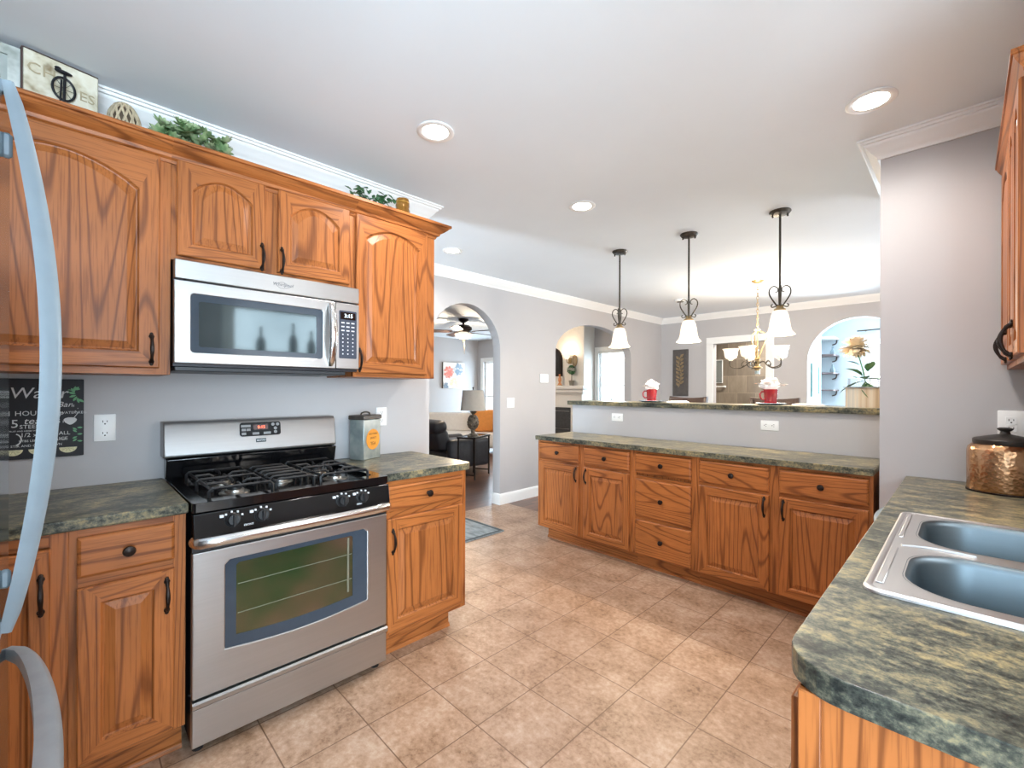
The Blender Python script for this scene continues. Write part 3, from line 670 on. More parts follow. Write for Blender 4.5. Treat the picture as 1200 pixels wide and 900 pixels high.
m = MB(); m.box(-.023, .023, -.009, .009, 0, .003, .001); m.xf(BG(.372, 1.066)); bd = m.build('badge', pm('badge_plate', '#2b3c3e', .3), bgd)
text('badge_lettering', 'MAYTAG', .0095, GREYPRINT, bd, BG(.372, 1.066, .0035), .0003, bold=.0002)
# burners + grates
def burner(cx, cy):
    m = MB(); m.lathe([(.055, .896), (.055, .899), (.036, .901), (.034, .910), (.030, .912), (0, .912)], (cx, cy, 0), 24); b_ = m.build('burner', CHROME, c)
    m = MB(); m.lathe([(.026, .912), (.028, .914), (.027, .920), (.020, .923), (0, .9235)], (cx, cy, 0), 24); m.build('burner_cap', BLACKM, b_)
GZ = .944
def grate(x0, x1, y0, y1):
    m = MB(); xm, ym = (x0+x1)/2, (y0+y1)/2; r = .0062
    def bar(*p): m.tube([Vector(q) for q in p], r, 6)
    for yy in (y0, ym, y1): bar((x0, yy, .897), (x0, yy, GZ-.01), (x0+.01, yy, GZ), (x0+.05, yy, GZ)); bar((x1, yy, .897), (x1, yy, GZ-.01), (x1-.01, yy, GZ), (x1-.05, yy, GZ))
    bar((x0+.012, y0, GZ), (x1-.012, y0, GZ)); bar((x0+.012, y1, GZ), (x1-.012, y1, GZ)); bar((x0+.012, ym, GZ), (x1-.012, ym, GZ))
    bar((x0+.01, y0, GZ-.006), (x0+.01, y1, GZ-.006)); bar((x1-.01, y0, GZ-.006), (x1-.01, y1, GZ-.006))
    for q0, q1 in ((y0, ym), (ym, y1)):
        cy = (q0+q1)/2
        for a in range(4):
            dx, dy = math.cos(a*PI/2), math.sin(a*PI/2); ex = (x1-x0)/2-.01 if dx else 0; L = abs(dx)*((x1-x0)/2-.012)+abs(dy)*((q1-q0)/2)
            bar((xm+dx*L, cy+dy*L, GZ-.002), (xm+dx*.045, cy+dy*.045, GZ-.001), (xm+dx*.03, cy+dy*.03, GZ-.012))
    m.build('grate', BLACKM, c)
for gx0, gx1 in ((.065, .285), (.480, .700)):
    grate(gx0, gx1, .075, .535)
    for by in (.19, .42): burner((gx0+gx1)/2, by)
m = MB()
for k in range(6): m.tube([(.305, .10+.078*k, .897), (.307, .10+.078*k, GZ-.008), (.318, .10+.078*k, GZ), (.447, .10+.078*k, GZ), (.458, .10+.078*k, GZ-.008), (.460, .10+.078*k, .897)], .0065, 6)
m.tube([(.307, .085, GZ-.012), (.307, .505, GZ-.012)], .006, 6); m.tube([(.458, .085, GZ-.012), (.458, .505, GZ-.012)], .006, 6); m.build('grate', BLACKM, c)
burner(.382, .30)

# ------------------------------------------------------------------ microwave
c = thing('microwave', 'stainless over-the-range microwave hanging under the short wall cabinet', 'microwave', (-2.190, .288, 0), R90)
m = MB(); m.box(.0, .764, .02, .385, 1.412, 1.838); m.build('body', pm('microwave_case', '#2c2b30', .4, .3), c)
m = MB(); m.box(0, .766, 0, .03, 1.759, 1.838, .004); tp = m.build('vent_panel', STEEL, c)
text('maker_lettering', 'Whirlpool', .021, pm('logo_grey', '#5d6166', .3, .5), tp, T(.40, -.0005, 1.797) @ RX, .0005, shear=.25)
m = MB(); m.tube(smooth_path([(.365, -.0008, 1.802), (.39, -.0008, 1.781), (.43, -.0008, 1.790), (.40, -.0008, 1.809), (.37, -.0008, 1.797)]), .0009, 5); m.build('logo_swoosh', pm('logo_silver', '#85898e', .3, .6), tp)
wo = rrect(.054, .582, 1.468, 1.706, .014, 4); wi = rrect(.082, .552, 1.492, 1.676, .008, 3)
m = MB(); m.slab([(0, 1.424), (.642, 1.424), (.642, 1.754), (0, 1.754)], [wo], 0, .03, 'y'); d = m.build('door', STEEL, c, smooth=False, bev=.003)
m = MB(); m.slab(wo, [wi], .002, .02, 'y'); m.build('window_border', DARKBLUE, d, smooth=False)
MG = oven_glass('microwave_window_glass', lin('#4a565a'), lin('#566266'), .06, .75)
m = MB(); m.slab(wi, [], .004, .02, 'y'); m.build('window_pane', MG, d, smooth=False)
strap([(.618, -.002-.042*math.sin(PI*k/16)**.7, 1.436+.306*k/16) for k in range(17)], .017, .008, (0, -1, 0)).build('handle', STEEL_S, d, ang=1.1)
m = MB(); m.box(.645, .766, 0, .03, 1.424, 1.754, .003); cp = m.build('control_panel', STEEL, c)
m = MB(); m.slab(rrect(.661, .752, 1.476, 1.716, .006, 3), [], -.001, .01, 'y'); kp = m.build('keypad', pm('keypad_slate', '#363d4a', .3), cp)
m = MB(); m.box(.668, .745, -.002, .004, 1.672, 1.708); ds = m.build('display', BLACKG, kp)
text('clock_digits', '3:15', .026, emit('white_digits', (.8, .95, 1), 1.6), ds, T(.709, -.0022, 1.690) @ RX, .0003)
m = MB()
for r_ in range(9):
    for q in range(3):
        x = .680+.026*q; z = 1.655-.0195*r_; m.box(x-(.008 if r_ < 3 else .003), x+(.008 if r_ < 3 else .003), -.0016, 0, z-.003, z+.003)
m.build('keys', GREYPRINT, kp)
m = MB(); m.box(.004, .70, .015, .37, 1.392, 1.411, .003); m.build('underside_vent', pm('microwave_underside', '#25282c', .4), c)

# ------------------------------------------------------------------ wall plates
def outlet(name, label, loc, rz, horiz=False, gfci=False, group='white electrical outlets', w_=.070, h_=.114):
    c = thing(name, label, 'outlet', loc, rz, group); m = MB(); m.box(-w_/2, w_/2, -.006, 0, -h_/2, h_/2, .0025, 2); pl = m.build('cover_plate', PLASTIC, c)
    for s in (-1, 1):
        if gfci: m = MB(); m.box(-.017, .017, -.0075, -.002, s*.017-.016, s*.017+.016, .001)
        else: m = MB(); m.slab([(.017*math.cos(a), s*.0245+.0145*math.sin(a)) for a in [2*PI*k/16 for k in range(16)]], [], -.0078, -.002, 'y')
        k = m.build('socket', PLASTIC, c); m = MB(); zc = s*(.017 if gfci else .0245)
        m.box(-.008, -.0055, -.0085, -.006, zc-.002, zc+.007); m.box(.0055, .008, -.0085, -.006, zc-.001, zc+.006); m.lathe([(.003, .006), (.003, .0086)], (0, 0, zc-.008), 8, M=Matrix.Rotation(PI/2, 3, 'X')); m.build('slots', DARKSLOT, k)
    if gfci: m = MB(); m.box(-.008, -.001, -.0085, -.006, -.003, .003); m.box(.001, .008, -.0085, -.006, -.003, .003); m.build('test_button', PLASTIC, c)
    if horiz: c.rotation_euler = (0, PI/2, rz)
    return c
outlet('wall_outlet', 'white double outlet on the wall left of the stove beside the chalkboard', (XW, .103, 1.154), R90)
outlet('wall_outlet', 'white double outlet on the wall behind the tin canister', (XW, 1.388, 1.152), R90)
outlet('wall_outlet', 'white sideways outlet on the half wall, the left one', (-2.194, 3.497, 1.079), 0, True)
outlet('wall_outlet', 'white sideways outlet on the half wall, the right one below the right mug', (-.964, 3.497, 1.078), 0, True)
outlet('safety_outlet', 'white square-faced safety outlet on the end wall above the copper jar', (.139, 2.877, 1.180), 0, gfci=True, w_=.08, h_=.118)
outlet('wall_outlet', 'small white outlet low on the living room wall beside the recliner', (-8.73, 6.62, .40), R90, horiz=True)
c = thing('light_switch', 'white light switch on the beige wall right of the near archway', 'switch', (XA, 3.683, 1.170), R90)
m = MB(); m.box(-.058, .058, -.006, 0, -.058, .058, .003, 2); m.build('cover_plate', PLASTIC, c)
for s in (-1, 1): m = MB(); m.box(s*.023-.008, s*.023+.008, -.010, -.004, -.015, .015, .002); m.build('rocker', PLASTIC, c)
c = thing('thermostat', 'white square thermostat on the beige wall between the two archways', 'thermostat', (XA, 4.267, 1.468), R90)
m = MB(); m.box(-.075, .075, -.02, 0, -.055, .055, .008, 2); m.build('case', PLASTIC, c); m = MB(); m.box(-.03, .03, -.0215, -.018, -.005, .025); m.build('screen', pm('thermostat_screen', '#c9d3cc', .3), c)

# ------------------------------------------------------------------ things on the left counter and wall
c = thing('tin_canister', 'galvanized tin canister with a dark lid and round orange label', 'canister', (-2.489, 1.239, ZC), R90+.447)
tin = patches('galvanized_tin', ('#85908f', '#a3aaa6', '#bdc0ba'), 9, .4); tin.node_tree.nodes['Principled BSDF'].inputs['Metallic'].default_value = .5
m = MB(); m.box(-.078, .078, -.05, .05, 0, .232, .004); m.build('body', tin, c)
m = MB(); m.box(-.084, .084, -.056, .056, .232, .257, .004); ld = m.build('lid', pm('lid_brown_tin', '#57504a', .4, .5, var=.2), c)
m = MB(); m.tube([(-.04, 0, .257), (-.035, 0, .268), (-.01, 0, .274), (.01, 0, .274), (.035, 0, .268), (.04, 0, .257)], .005, 8); m.build('lid_handle', IRON, ld)
m = MB(); m.lathe([(.060, 0), (.060, .002)], (.004, -.0502, .115), 28, M=Matrix.Rotation(PI/2, 3, 'X')); lb = m.build('label', pm('orange_label', '#e8962f', .6), c)
ink = pm('brown_ink', '#5a3314', .6)
text('label_print', 'SOUTHERN', .015, ink, lb, T(.004, -.0526, .147) @ RX, .0003); text('label_print', 'SWEET', .019, ink, lb, T(.004, -.0526, .122) @ RX, .0003); text('label_print', 'TEA', .028, ink, lb, T(.004, -.0526, .090) @ RX, .0003)

c = thing('chalkboard_sign', 'black chalkboard-style infused water sign with lemon slices, on the wall behind the fridge handle', 'sign', (XW, -.07, 1.20), R90)
m = MB(); m.box(-.115, .108, -.014, 0, -.155, .158, .002); bd = m.build('board', pm('chalkboard_black', '#1d1d22', .6, var=.2), c)
CHALK = pm('chalk_white', '#d5d6d6', .8); CHALKG = pm('chalk_green', '#6fa77c', .8)
def ct(s, x, z, size, sh=0, al='LEFT', mt=CHALK): text('lettering', s, size, mt, bd, T(x, -.0145, z) @ RX, .0004, al, sh)
ct('Water', -.10, .100, .060, .15); ct('Bar', .030, .055, .030, .3); ct('1 HOUR 3 tsp', -.105, .022, .026); ct('WATER KEG', .038, .022, .014)
ct('5', -.095, -.018, .044); ct('tea', -.062, -.008, .036, .25); ct('STEEP', -.072, -.030, .021); ct('5 min', .030, -.012, .020)
ct('FRUIT AND HERBS WITH MINT', -.10, -.046, .0075); ct('1/2 x CUP', -.070, -.062, .022); ct('ALL', .035, -.060, .020); ct('1 TBS LEMON JUICE 2 TSP', -.075, -.085, .0115); ct('ICE', .035, -.082, .018); ct('STIR AND COOL DOWN', -.095, -.104, .0125)
for s, x, z in (('~', .06, .115), ('* .', .07, .045), ('...', .085, .08)): ct(s, x, z, .025, mt=CHALKG if s == '~' else CHALK)
m = MB()
for a in range(9):
    th = a*.7; m.leaf((.075+.002*a, -.0148, .118-.005*a), (math.cos(th), 0, math.sin(th)), .022, .009, up=Vector((0, -1, 0)), bend=0)
m.build('herb_drawing', CHALKG, bd); m = MB()
for a in range(7): m.leaf((.088, -.0148, -.04-.009*a), (math.cos(a*2.1), 0, .4*math.sin(a)), .016, .007, up=Vector((0, -1, 0)), bend=0)
m.build('herb_drawing', CHALKG, bd)
m = MB(); m.slab([(.068+.018*math.cos(a)+.004*math.sin(2*a), -.012+.015*math.sin(a)) for a in [2*PI*k/14 for k in range(14)]], [], -.0152, -.014, 'y'); m.build('chalk_drawing', CHALK, bd); m = MB(); m.tube([(.078, -.0148, .0), (.09, -.0148, .02), (.082, -.0148, .03)], .0012, 5); m.build('chalk_line', CHALK, bd); m = MB(); m.tube([(-.085+.018*math.cos(a), -.0148, -.078+.022*math.sin(a)) for a in [-1.3+2.6*k/10 for k in range(11)]], .0022, 5); m.build('chalk_drawing', CHALK, bd)
for x in (-.088, -.022, .062):
    m = MB(); m.slab([(x+.026*math.cos(a), -.118+.022*math.sin(a)) for a in [PI+PI*k/12 for k in range(13)]], [], -.0155, -.014, 'y'); lm = m.build('lemon_slice', pm('lemon_cream', '#dcd5ae', .6, var=.15, scale=120), bd)
    m = MB()
    for a in [PI+PI*k/5 for k in range(1, 5)]: m.tube([(x+.003*math.cos(a), -.0156, -.119+.003*math.sin(a)), (x+.022*math.cos(a), -.0156, -.118+.018*math.sin(a))], .0007, 4)
    m.build('segment_line', pm('lemon_line', '#8d8a4f', .6), lm)

# ------------------------------------------------------------------ decorations on the cabinets
TOPZ = 2.2845
c = thing('bicycle_sign', 'weathered cream wooden sign with a raised bicycle, on top of the left wall cabinets', 'sign', (-2.385, -.127, TOPZ), R90+.20)
m = MB(); m.box(0, .205, 0, .032, 0, .268, .003); bd = m.build('board', patches('weathered_cream_board', ('#8d7a5c', '#c9bfa6', '#dcd6c4', '#d6cdb6'), 14, .8), c)
m = MB(); m.box(-.004, .0, -.002, .034, 0, .268); m.box(0, .205, 0, .034, .268, .271); m.build('dark_edge', pm('sign_edge_brown', '#4a3530', .7), bd)
tanink = pm('faded_tan_letters', '#a99a7c', .8)
text('lettering', 'CH', .055, tanink, bd, T(.048, -.001, .205) @ RX, .0006); text('lettering', 'ES', .050, tanink, bd, T(.172, -.001, .17) @ RX, .0006)
BK = pm('bicycle_black', '#222226', .5, .4)
m = MB(); m.tube([(.105+.031*math.cos(a), -.008, .168+.042*math.sin(a)) for a in [2*PI*k/24 for k in range(24)]], .0042, 6, closed=True); m.tube([(.105, -.010, .12), (.107, -.012, .222)], .0045, 6); m.tube([(.095, -.010, .12), (.098, -.010, .20)], .003, 6)
for a in range(8): m.tube([(.105, -.008, .168), (.105+.03*math.cos(a*PI/4), -.008, .168+.041*math.sin(a*PI/4))], .0009, 4)
m.ball((.103, -.014, .228), (.026, .010, .007), 10); m.ball((.088, -.014, .236), (.010, .009, .006), 8); m.build('bicycle', BK, bd)
c = thing('whitewashed_frame', 'whitewashed wooden frame at the far left, beside the bicycle sign on the cabinets', 'frame', (-2.40, -.46, TOPZ), R90)
m = MB(); m.slab([(0, 0), (.33, 0), (.33, .262), (0, .262)], [[(.035, .035), (.295, .035), (.295, .227), (.035, .227)]], 0, .02, 'y'); m.build('frame', patches('whitewash', ('#9fa39a', '#cfd2cb', '#e0e2dc'), 12, .8), c, smooth=False); m = MB(); m.box(.03, .30, .008, .014, .03, .232); m.build('backing', pm('frame_backing', '#aab0ab', .7), c)
c = thing('woven_ball', 'tan woven rattan ball beside the bicycle sign on the cabinets', 'ornament', (-2.36, .148, TOPZ))
m = MB(); m.ball((0, 0, .085), (.048, .048, .085), 18); m.build('core', pm('dark_rattan', '#57493a', .8), c)
m = MB()
for k in range(14):
    for s in (-1, 1): m.tube([(.051*math.cos(2*PI*k/14+s*t*1.6)*math.sin(PI*t), .051*math.sin(2*PI*k/14+s*t*1.6)*math.sin(PI*t), .085-.087*math.cos(PI*t)) for t in [.06+.88*j/12 for j in range(13)]], .0042, 5)
m.build('weave', pm('pale_rattan', '#b9a88c', .8, var=.25), c)
LEAFG = patches('succulent_green', ('#4d6b3f', '#7d9a68', '#a8b78c', '#8a8f78'), 18, .55); LEAFD = patches('deep_leaf_green', ('#2d5236', '#4c7a50', '#6d9467'), 20, .5)
c = thing('succulent_arrangement', 'green succulent arrangement on top of the wall cabinets left of the microwave', 'plant', (-2.37, .375, TOPZ))
m = MB(); m.lathe([(.07, 0), (.09, .03), (.095, .07), (.0, .07)], (0, 0, 0), 16, sq=(.7, 1.1)); m.build('pot', pm('terracotta_grey', '#6d665c', .8), c)
m = MB()
for k in range(60):
    px, py, pz = random.uniform(-.06, .07), random.uniform(-.125, .12), random.uniform(.09, .185); pz -= abs(py)*.40; rs = random.uniform(.022, .04)
    ax = Vector((random.uniform(-.4, 1), random.uniform(-.6, .6), .7)).normalized(); q = ax.orthogonal().normalized(); r_ = ax.cross(q)
    for ring, (el, nn, f) in enumerate(((.25, 8, 1), (.7, 6, .8), (1.15, 4, .55))):
        for j in range(nn):
            a = 2*PI*j/nn+ring*.4; dd = (q*math.cos(a)+r_*math.sin(a))*math.cos(el)+ax*math.sin(el)
            m.leaf((px, py, pz), dd, rs*f*1.2, rs*.55, up=ax, bend=-.15)
m.build('foliage', LEAFG, c)
def sprig(c, n, ext, L, Wd, zr, mat=LEAFD, name='foliage'):
    m = MB()
    for k in range(n):
        p = (random.uniform(-ext[0], ext[0]), random.uniform(-ext[1], ext[1]), random.uniform(*zr))
        dd = Vector((random.uniform(-.7, 1), random.uniform(-1, 1), random.uniform(-.2, 1)))
        m.leaf(p, dd, L*random.uniform(.6, 1.1), Wd*random.uniform(.7, 1.1), bend=random.uniform(0, .5))
    return m.build(name, mat, c)
c = thing('ivy_sprig', 'low dark green ivy sprig on the cabinets next to the amber jar', 'plant', (-2.37, 1.22, TOPZ))
m = MB()
for k in range(6): m.tube(smooth_path([(0, random.uniform(-.1, .1), 0), (random.uniform(-.02, .05), random.uniform(-.11, .11), .07), (random.uniform(0, .07), random.uniform(-.13, .13), .12)]), .002, 5)
m.build('stem', LEAFD, c); sprig(c, 150, (.06, .115), .042, .024, (.01, .15))
c = thing('amber_jar', 'small amber glass jar with a ribbed neck at the right end of the cabinets', 'jar', (-2.36, 1.405, TOPZ))
m = MB(); m.lathe([(.0, 0), (.038, 0), (.043, .01), (.044, .10), (.038, .115), (.041, .125), (.041, .142), (.037, .150), (.039, .158), (.037, .168), (.0, .170)], n=24)
m.build('body', pm('amber_glass', '#a8742a', .12, .35, var=.2, scale=10, coat=.5), c)
m = MB(); m.lathe([(.0395, .143), (.0415, .145), (.0415, .149), (.0395, .151)], n=24); m.build('rim_band', pm('gold_band', '#d4a650', .3, .7), c)

# ------------------------------------------------------------------ copper jar
c = thing('copper_jar', 'hammered copper jar with a dark knobbed lid on the far end of the right counter', 'jar', (.114, 2.69, ZC))
m, nt, b_ = newmat('hammered_copper'); v = coords(nt); vo = N(nt, 'ShaderNodeTexVoronoi'); vo.inputs['Scale'].default_value = 75; nt.links.new(v, vo.inputs['Vector'])
n_ = noise(nt, v, 9, 3); nt.links.new(ramp(nt, n_, [(.3, lin('#9a7350')), (.5, lin('#b98c66')), (.7, lin('#caa684'))]), b_.inputs['Base Color']); b_.inputs['Metallic'].default_value = .95; b_.inputs['Roughness'].default_value = .22; bump(nt, b_, vo.outputs[0], .35, .004); COPPER = m
m = MB(); m.lathe([(0, 0), (.104, 0), (.110, .006), (.111, .012), (.111, .165), (.107, .182), (.096, .193), (.0, .195)], n=40); m.build('body', COPPER, c)
m = MB(); m.lathe([(.104, .0), (.113, .0005), (.113, .007), (.104, .008)], n=40); m.build('foot_band', BRONZE, c)
m = MB(); m.lathe([(0, .194), (.092, .194), (.094, .200), (.094, .212), (.089, .217), (.05, .228), (.016, .236), (.013, .246), (.022, .253), (.024, .258), (.016, .262), (0, .263)], n=36); m.build('lid', pm('dark_pewter', '#3f3b38', .4, .6, var=.15), c)

# ------------------------------------------------------------------ bar settings
RED_C = pm('red_glaze', '#8f1f2a', .25, var=.08, coat=.4); NAP = pm('white_napkin', '#f2eeee', .85, var=.03); PLATE = pm('white_china', '#e8eaee', .2); BLUEP = pm('slate_blue_plate', '#7d8ea0', .25)
def mug(loc, label, rz):
    c = thing('mug', label, 'mug', loc, rz, 'red mugs on the bar')
    m = MB(); m.lathe([(0, .0), (.036, 0), (.040, .006), (.047, .10), (.049, .105), (.045, .104), (.040, .02), (0, .016)], n=28); m.build('body', RED_C, c)
    m = MB(); m.tube([(-.044, 0, .085), (-.062, 0, .088), (-.076, 0, .070), (-.074, 0, .045), (-.060, 0, .028), (-.041, 0, .028)], .006, 8); m.build('handle', RED_C, c); return c
def napkin(loc, label, w_, h_, seed):
    rnd = random.Random(seed); m = MB(); m.lathe([(0, .02), (.034, .022), (.036, .095), (w_*.62, .112), (w_*.7, .13), (w_*.4, .10+h_*.6), (0, .10+h_*.7)], n=18)
    for k in range(13):
        a = k*2.4; el = rnd.uniform(.0, 1.4); d = Vector((math.cos(a)*math.cos(el), math.sin(a)*math.cos(el), math.sin(el)))
        m.ball((d.x*w_*.62, d.y*w_*.62, .118+d.z*h_*.55), (rnd.uniform(.018, .036), rnd.uniform(.018, .036), rnd.uniform(.014, .028)), 10, M=Matrix.Rotation(rnd.uniform(0, 3), 3, (rnd.random(), rnd.random(), rnd.random()+.1)))
    for k in range(7):
        a = k*.9; m.leaf((.02*math.cos(a), .02*math.sin(a), .12), (math.cos(a), math.sin(a), rnd.uniform(.3, 1.6)), w_*rnd.uniform(1., 1.25), .07, bend=.2)
    o = m.build('napkin', NAP, None, loc, ang=.5); return tag(o, label, 'napkin', 'napkins in the mugs')
def saucer(loc, label, r):
    m = MB(); m.lathe([(0, 0), (r*.6, 0), (r, .008), (r*1.02, .010), (r*.98, .012), (r*.6, .006), (0, .005)], n=32); return tag(m.build('saucer', RED_C, None, loc), label, 'saucer', 'red saucers')
def plate(loc, label, r, rz):
    m = MB(); q = lambda d, z: at(rrect(-r+d, r-d, -r+d, r-d, .02, 4), z)
    m.loft([q(r*.35, 0), q(r*.3, .001), q(0, .013), q(.004, .0155), q(r*.32, .005), q(r*.4, .0045)], True, True); o = m.build('square_plate', BLUEP, None, loc); o.rotation_euler = (0, 0, rz); return tag(o, label, 'plate', 'square plates on the bar')
def folded(loc, label, rz):
    m = MB(); m.loft([[(-.09, -.045, .0), (.09, -.045, .0), (.09, .045, 0), (-.09, .045, 0)], [(-.095, -.045, .006), (.09, -.05, .005), (.088, .045, .010), (-.09, .046, .007)], [(-.08, -.03, .014), (.078, -.035, .011), (.07, .03, .018), (-.07, .03, .014)]], True, True)
    o = m.build('folded_napkin', NAP, None, loc); o.rotation_euler = (0, 0, rz); return tag(o, label, 'napkin', 'folded napkins on the bar')
ZR = 1.2178
for i, (x, y, nm) in enumerate(((-1.95, 3.66, 'left'), (-1.005, 3.66, 'right'))):
    g = 'towards the hall' if i == 0 else 'under the chandelier'
    plate((x, y, ZR), f'slate blue square plate under the {nm} red mug on the bar, {g}', .098, .3)
    saucer((x, y, ZR+.0045), f'red saucer under the {nm} mug on the bar, {g}', .062)
    mug((x, y, ZR+.0105), f'{nm} red mug stuffed with a white napkin on the bar, {g}', .75+PI*0)
    napkin((x, y, ZR+.0105), f'crumpled white napkin standing in the {nm} red mug, {g}', .062 if i == 0 else .078, .085, i+1)
    folded((x+.23, y+.02, ZR), f'folded white napkin lying right of the {nm} red mug on the bar, {g}', .5)

# ------------------------------------------------------------------ flower vase
c = thing('flower_vase', 'striped wooden vase at the right end of the bar holding one big cream flower', 'vase', (-.455, 3.59, ZR))
WOODS = patches('striped_vase_wood', ('#a58a6c', '#c9b498', '#d8ccb8', '#aeb0ae'), 5, .6, 2, (7, 7, .1))
m = MB(); m.slab([(-.085, -.055), (.085, -.055), (.085, .055), (-.085, .055)], [[(-.078, -.048), (.078, -.048), (.078, .048), (-.078, .048)]], 0, .125, 'z'); m.box(-.08, .08, -.05, .05, 0, .006); m.build('body', WOODS, c, smooth=False)
m = MB(); m.slab([(-.095, -.065), (.095, -.065), (.095, .065), (-.095, .065)], [[(-.076, -.046), (.076, -.046), (.076, .046), (-.076, .046)]], .125, .131, 'z'); m.build('rim', pm('grey_rim', '#9a9e9c', .3, .5), c, smooth=False)
m = MB(); m.slab([(-.075, -.045), (.075, -.045), (.075, .045), (-.075, .045)], [[(-.072, -.042), (.072, -.042), (.072, .042), (-.072, .042)]], .01, .185, 'z'); m.build('glass_liner', GLASS, c, smooth=False)
c = thing('peony', 'large cream silk peony with green leaves standing in the striped vase on the bar', 'flower', (-.455, 3.59, ZR+.01))
m = MB(); m.tube(smooth_path([(.02, 0, .0), (.01, 0, .15), (-.015, 0, .28), (-.035, 0, .34)]), .004, 6); m.tube(smooth_path([(.03, .01, 0), (.03, .01, .18), (.02, .01, .26)]), .0025, 6); m.build('stem', LEAFD, c)
m = MB(); ctr = Vector((-.04, 0, .365))
for ring, (el, nn, L, Wd) in enumerate(((-.55, 18, .070, .032), (-.35, 20, .085, .034), (-.1, 22, .094, .034), (.15, 22, .092, .034), (.4, 20, .086, .032), (.65, 18, .078, .03), (.9, 14, .07, .028), (1.15, 10, .062, .026), (1.4, 6, .055, .024))):
    for j in range(nn):
        a = 2*PI*j/nn+ring*.37+random.uniform(-.12, .12); e = el+random.uniform(-.2, .2)
        m.leaf(ctr+Vector((0, 0, .003*ring)), (math.cos(a)*math.cos(e), math.sin(a)*math.cos(e), math.sin(e)), L, Wd, bend=.25-.05*ring)
m.build('petals', patches('cream_petal', ('#dfc6a4', '#ebdcc2', '#f2e9da'), 10, .8), c)
m = MB()
for base, dd, L, Wd in (((.0, 0, .16), (-1, -.1, -.35), .125, .05), ((-.005, 0, .19), (-.5, -.3, .5), .09, .055), ((.01, 0, .17), (-.3, -.9, .3), .09, .06), ((.01, 0, .15), (.3, -.6, -.7), .10, .05), ((.01, 0, .17), (.9, -.2, .1), .10, .05), ((.02, 0, .22), (.3, -.4, .8), .07, .04), ((-.02, 0, .26), (-.7, -.2, .5), .06, .03), ((.01, 0, .13), (.9, -.3, -.2), .13, .04)):
    m.leaf(base, dd, L*1.15, Wd*1.5, bend=.25)
m.build('leaf', LEAFD, c)

# ------------------------------------------------------------------ lamps: recessed, pendants, chandelier
def point(name, loc, power, parent, col=WARM, r=.03):
    l = bpy.data.lights.new(name, 'POINT'); l.energy = power; l.color = col; l.shadow_soft_size = r
    o = bpy.data.objects.new(name, l); COL.objects.link(o); o.parent = parent; o.location = loc; return o
def spot(name, loc, power, parent, col=WARM, ang=2.9):
    l = bpy.data.lights.new(name, 'SPOT'); l.energy = power; l.color = col; l.spot_size = ang; l.spot_blend = 1.; l.shadow_soft_size = .07
    o = bpy.data.objects.new(name, l); COL.objects.link(o); o.parent = parent; o.location = loc; return o
for x, y, lab in ((-1.80, 1.25, 'round recessed ceiling light nearest the wall cabinets, over the stove'), (-.287, 2.44, 'round recessed ceiling light by the right end wall, largest in view'), (-1.825, 2.46, 'round recessed ceiling light in the middle of the kitchen ceiling'), (-3.23, 2.43, 'small round recessed ceiling light in the hall by the near archway'), (-.287, 1.25, 'recessed ceiling light over the sink counter, out of the picture')):
    c = thing('recessed_light', lab, 'ceiling light', (x, y, H), 0, 'recessed ceiling lights')
    m = MB(); m.lathe([(.060, 0), (.088, 0), (.090, -.004), (.086, -.007), (.066, -.006), (.060, -.002)], n=32); m.build('trim_ring', WHITE, c)
    m = MB(); m.lathe([(0, -.001), (.064, -.001), (.064, -.0035), (0, -.005)], n=32); m.build('lens', LENS, c)
    spot('bulb', (0, 0, -.03), 30, c, (1, .95, .90))
def spiral(cx, cz, r0, r1, a0, a1, n=14): return [(cx+(r0+(r1-r0)*k/n)*math.cos(a0+(a1-a0)*k/n), 0, cz+(r0+(r1-r0)*k/n)*math.sin(a0+(a1-a0)*k/n)) for k in range(n+1)]
def pendant(x, y, label, rz):
    c = thing('pendant_lamp', label, 'pendant lamp', (x, y, H), rz, 'pendant lamps over the bar'); zs = 1.885-H      # top of shade
    m = MB(); m.lathe([(.0, 0), (.066, 0), (.068, -.006), (.058, -.020), (.02, -.026), (0, -.027)], n=28); cn = m.build('canopy', IRON, c)
    m = MB()
    for s in (-1, 1): m.lathe([(0, -.02), (.006, -.02), (.006, -.040), (0, -.042)], (s*.045, 0, 0), 8)
    m.build('canopy_screw', IRON, cn)
    m = MB(); m.tube([(0, 0, -.024), (0, 0, zs+.02)], .0075, 8); m.build('rod', IRON, c)
    for s in (0, 1):
        m = MB(); d = Matrix.Rotation(s*PI/2, 4, 'Z')
        for sg in (-1, 1):
            p = smooth_path([(sg*.012, 0, zs+.02), (sg*.035, 0, zs+.055), (sg*.062, 0, zs+.105), (sg*.062, 0, zs+.145), (sg*.038, 0, zs+.165), (sg*.014, 0, zs+.150), (sg*.014, 0, zs+.128), (sg*.028, 0, zs+.122)], 5)
            m.tube(p, [.0055-.0025*k/len(p) for k in range(len(p))], 6)
            q = smooth_path([(sg*.010, 0, zs+.035), (sg*.03, 0, zs+.022), (sg*.048, 0, zs+.020), (sg*.052, 0, zs+.034), (sg*.042, 0, zs+.038)], 5); m.tube(q, .004, 6)
        m.xf(d)
        m.build('scroll', IRON, c)
    m = MB(); m.lathe([(.0, zs+.03), (.020, zs+.028), (.024, zs+.012), (.036, zs+.004), (.036, zs-.006), (0, zs-.006)], n=20); m.build('socket_cap', GOLDIRON, c)
    m = MB(); m.lathe([(.030, zs-.004), (.042, zs-.012), (.052, zs-.035), (.060, zs-.075), (.066, zs-.120), (.074, zs-.150), (.092, zs-.170), (.094, zs-.176), (.088, zs-.176), (.068, zs-.150), (.060, zs-.118), (.054, zs-.075), (.046, zs-.035), (.030, zs-.008)], n=28); m.build('glass_shade', SHADE, c)
    point('bulb', (0, 0, zs-.20), 15, c, (1, .84, .62), .05); return c
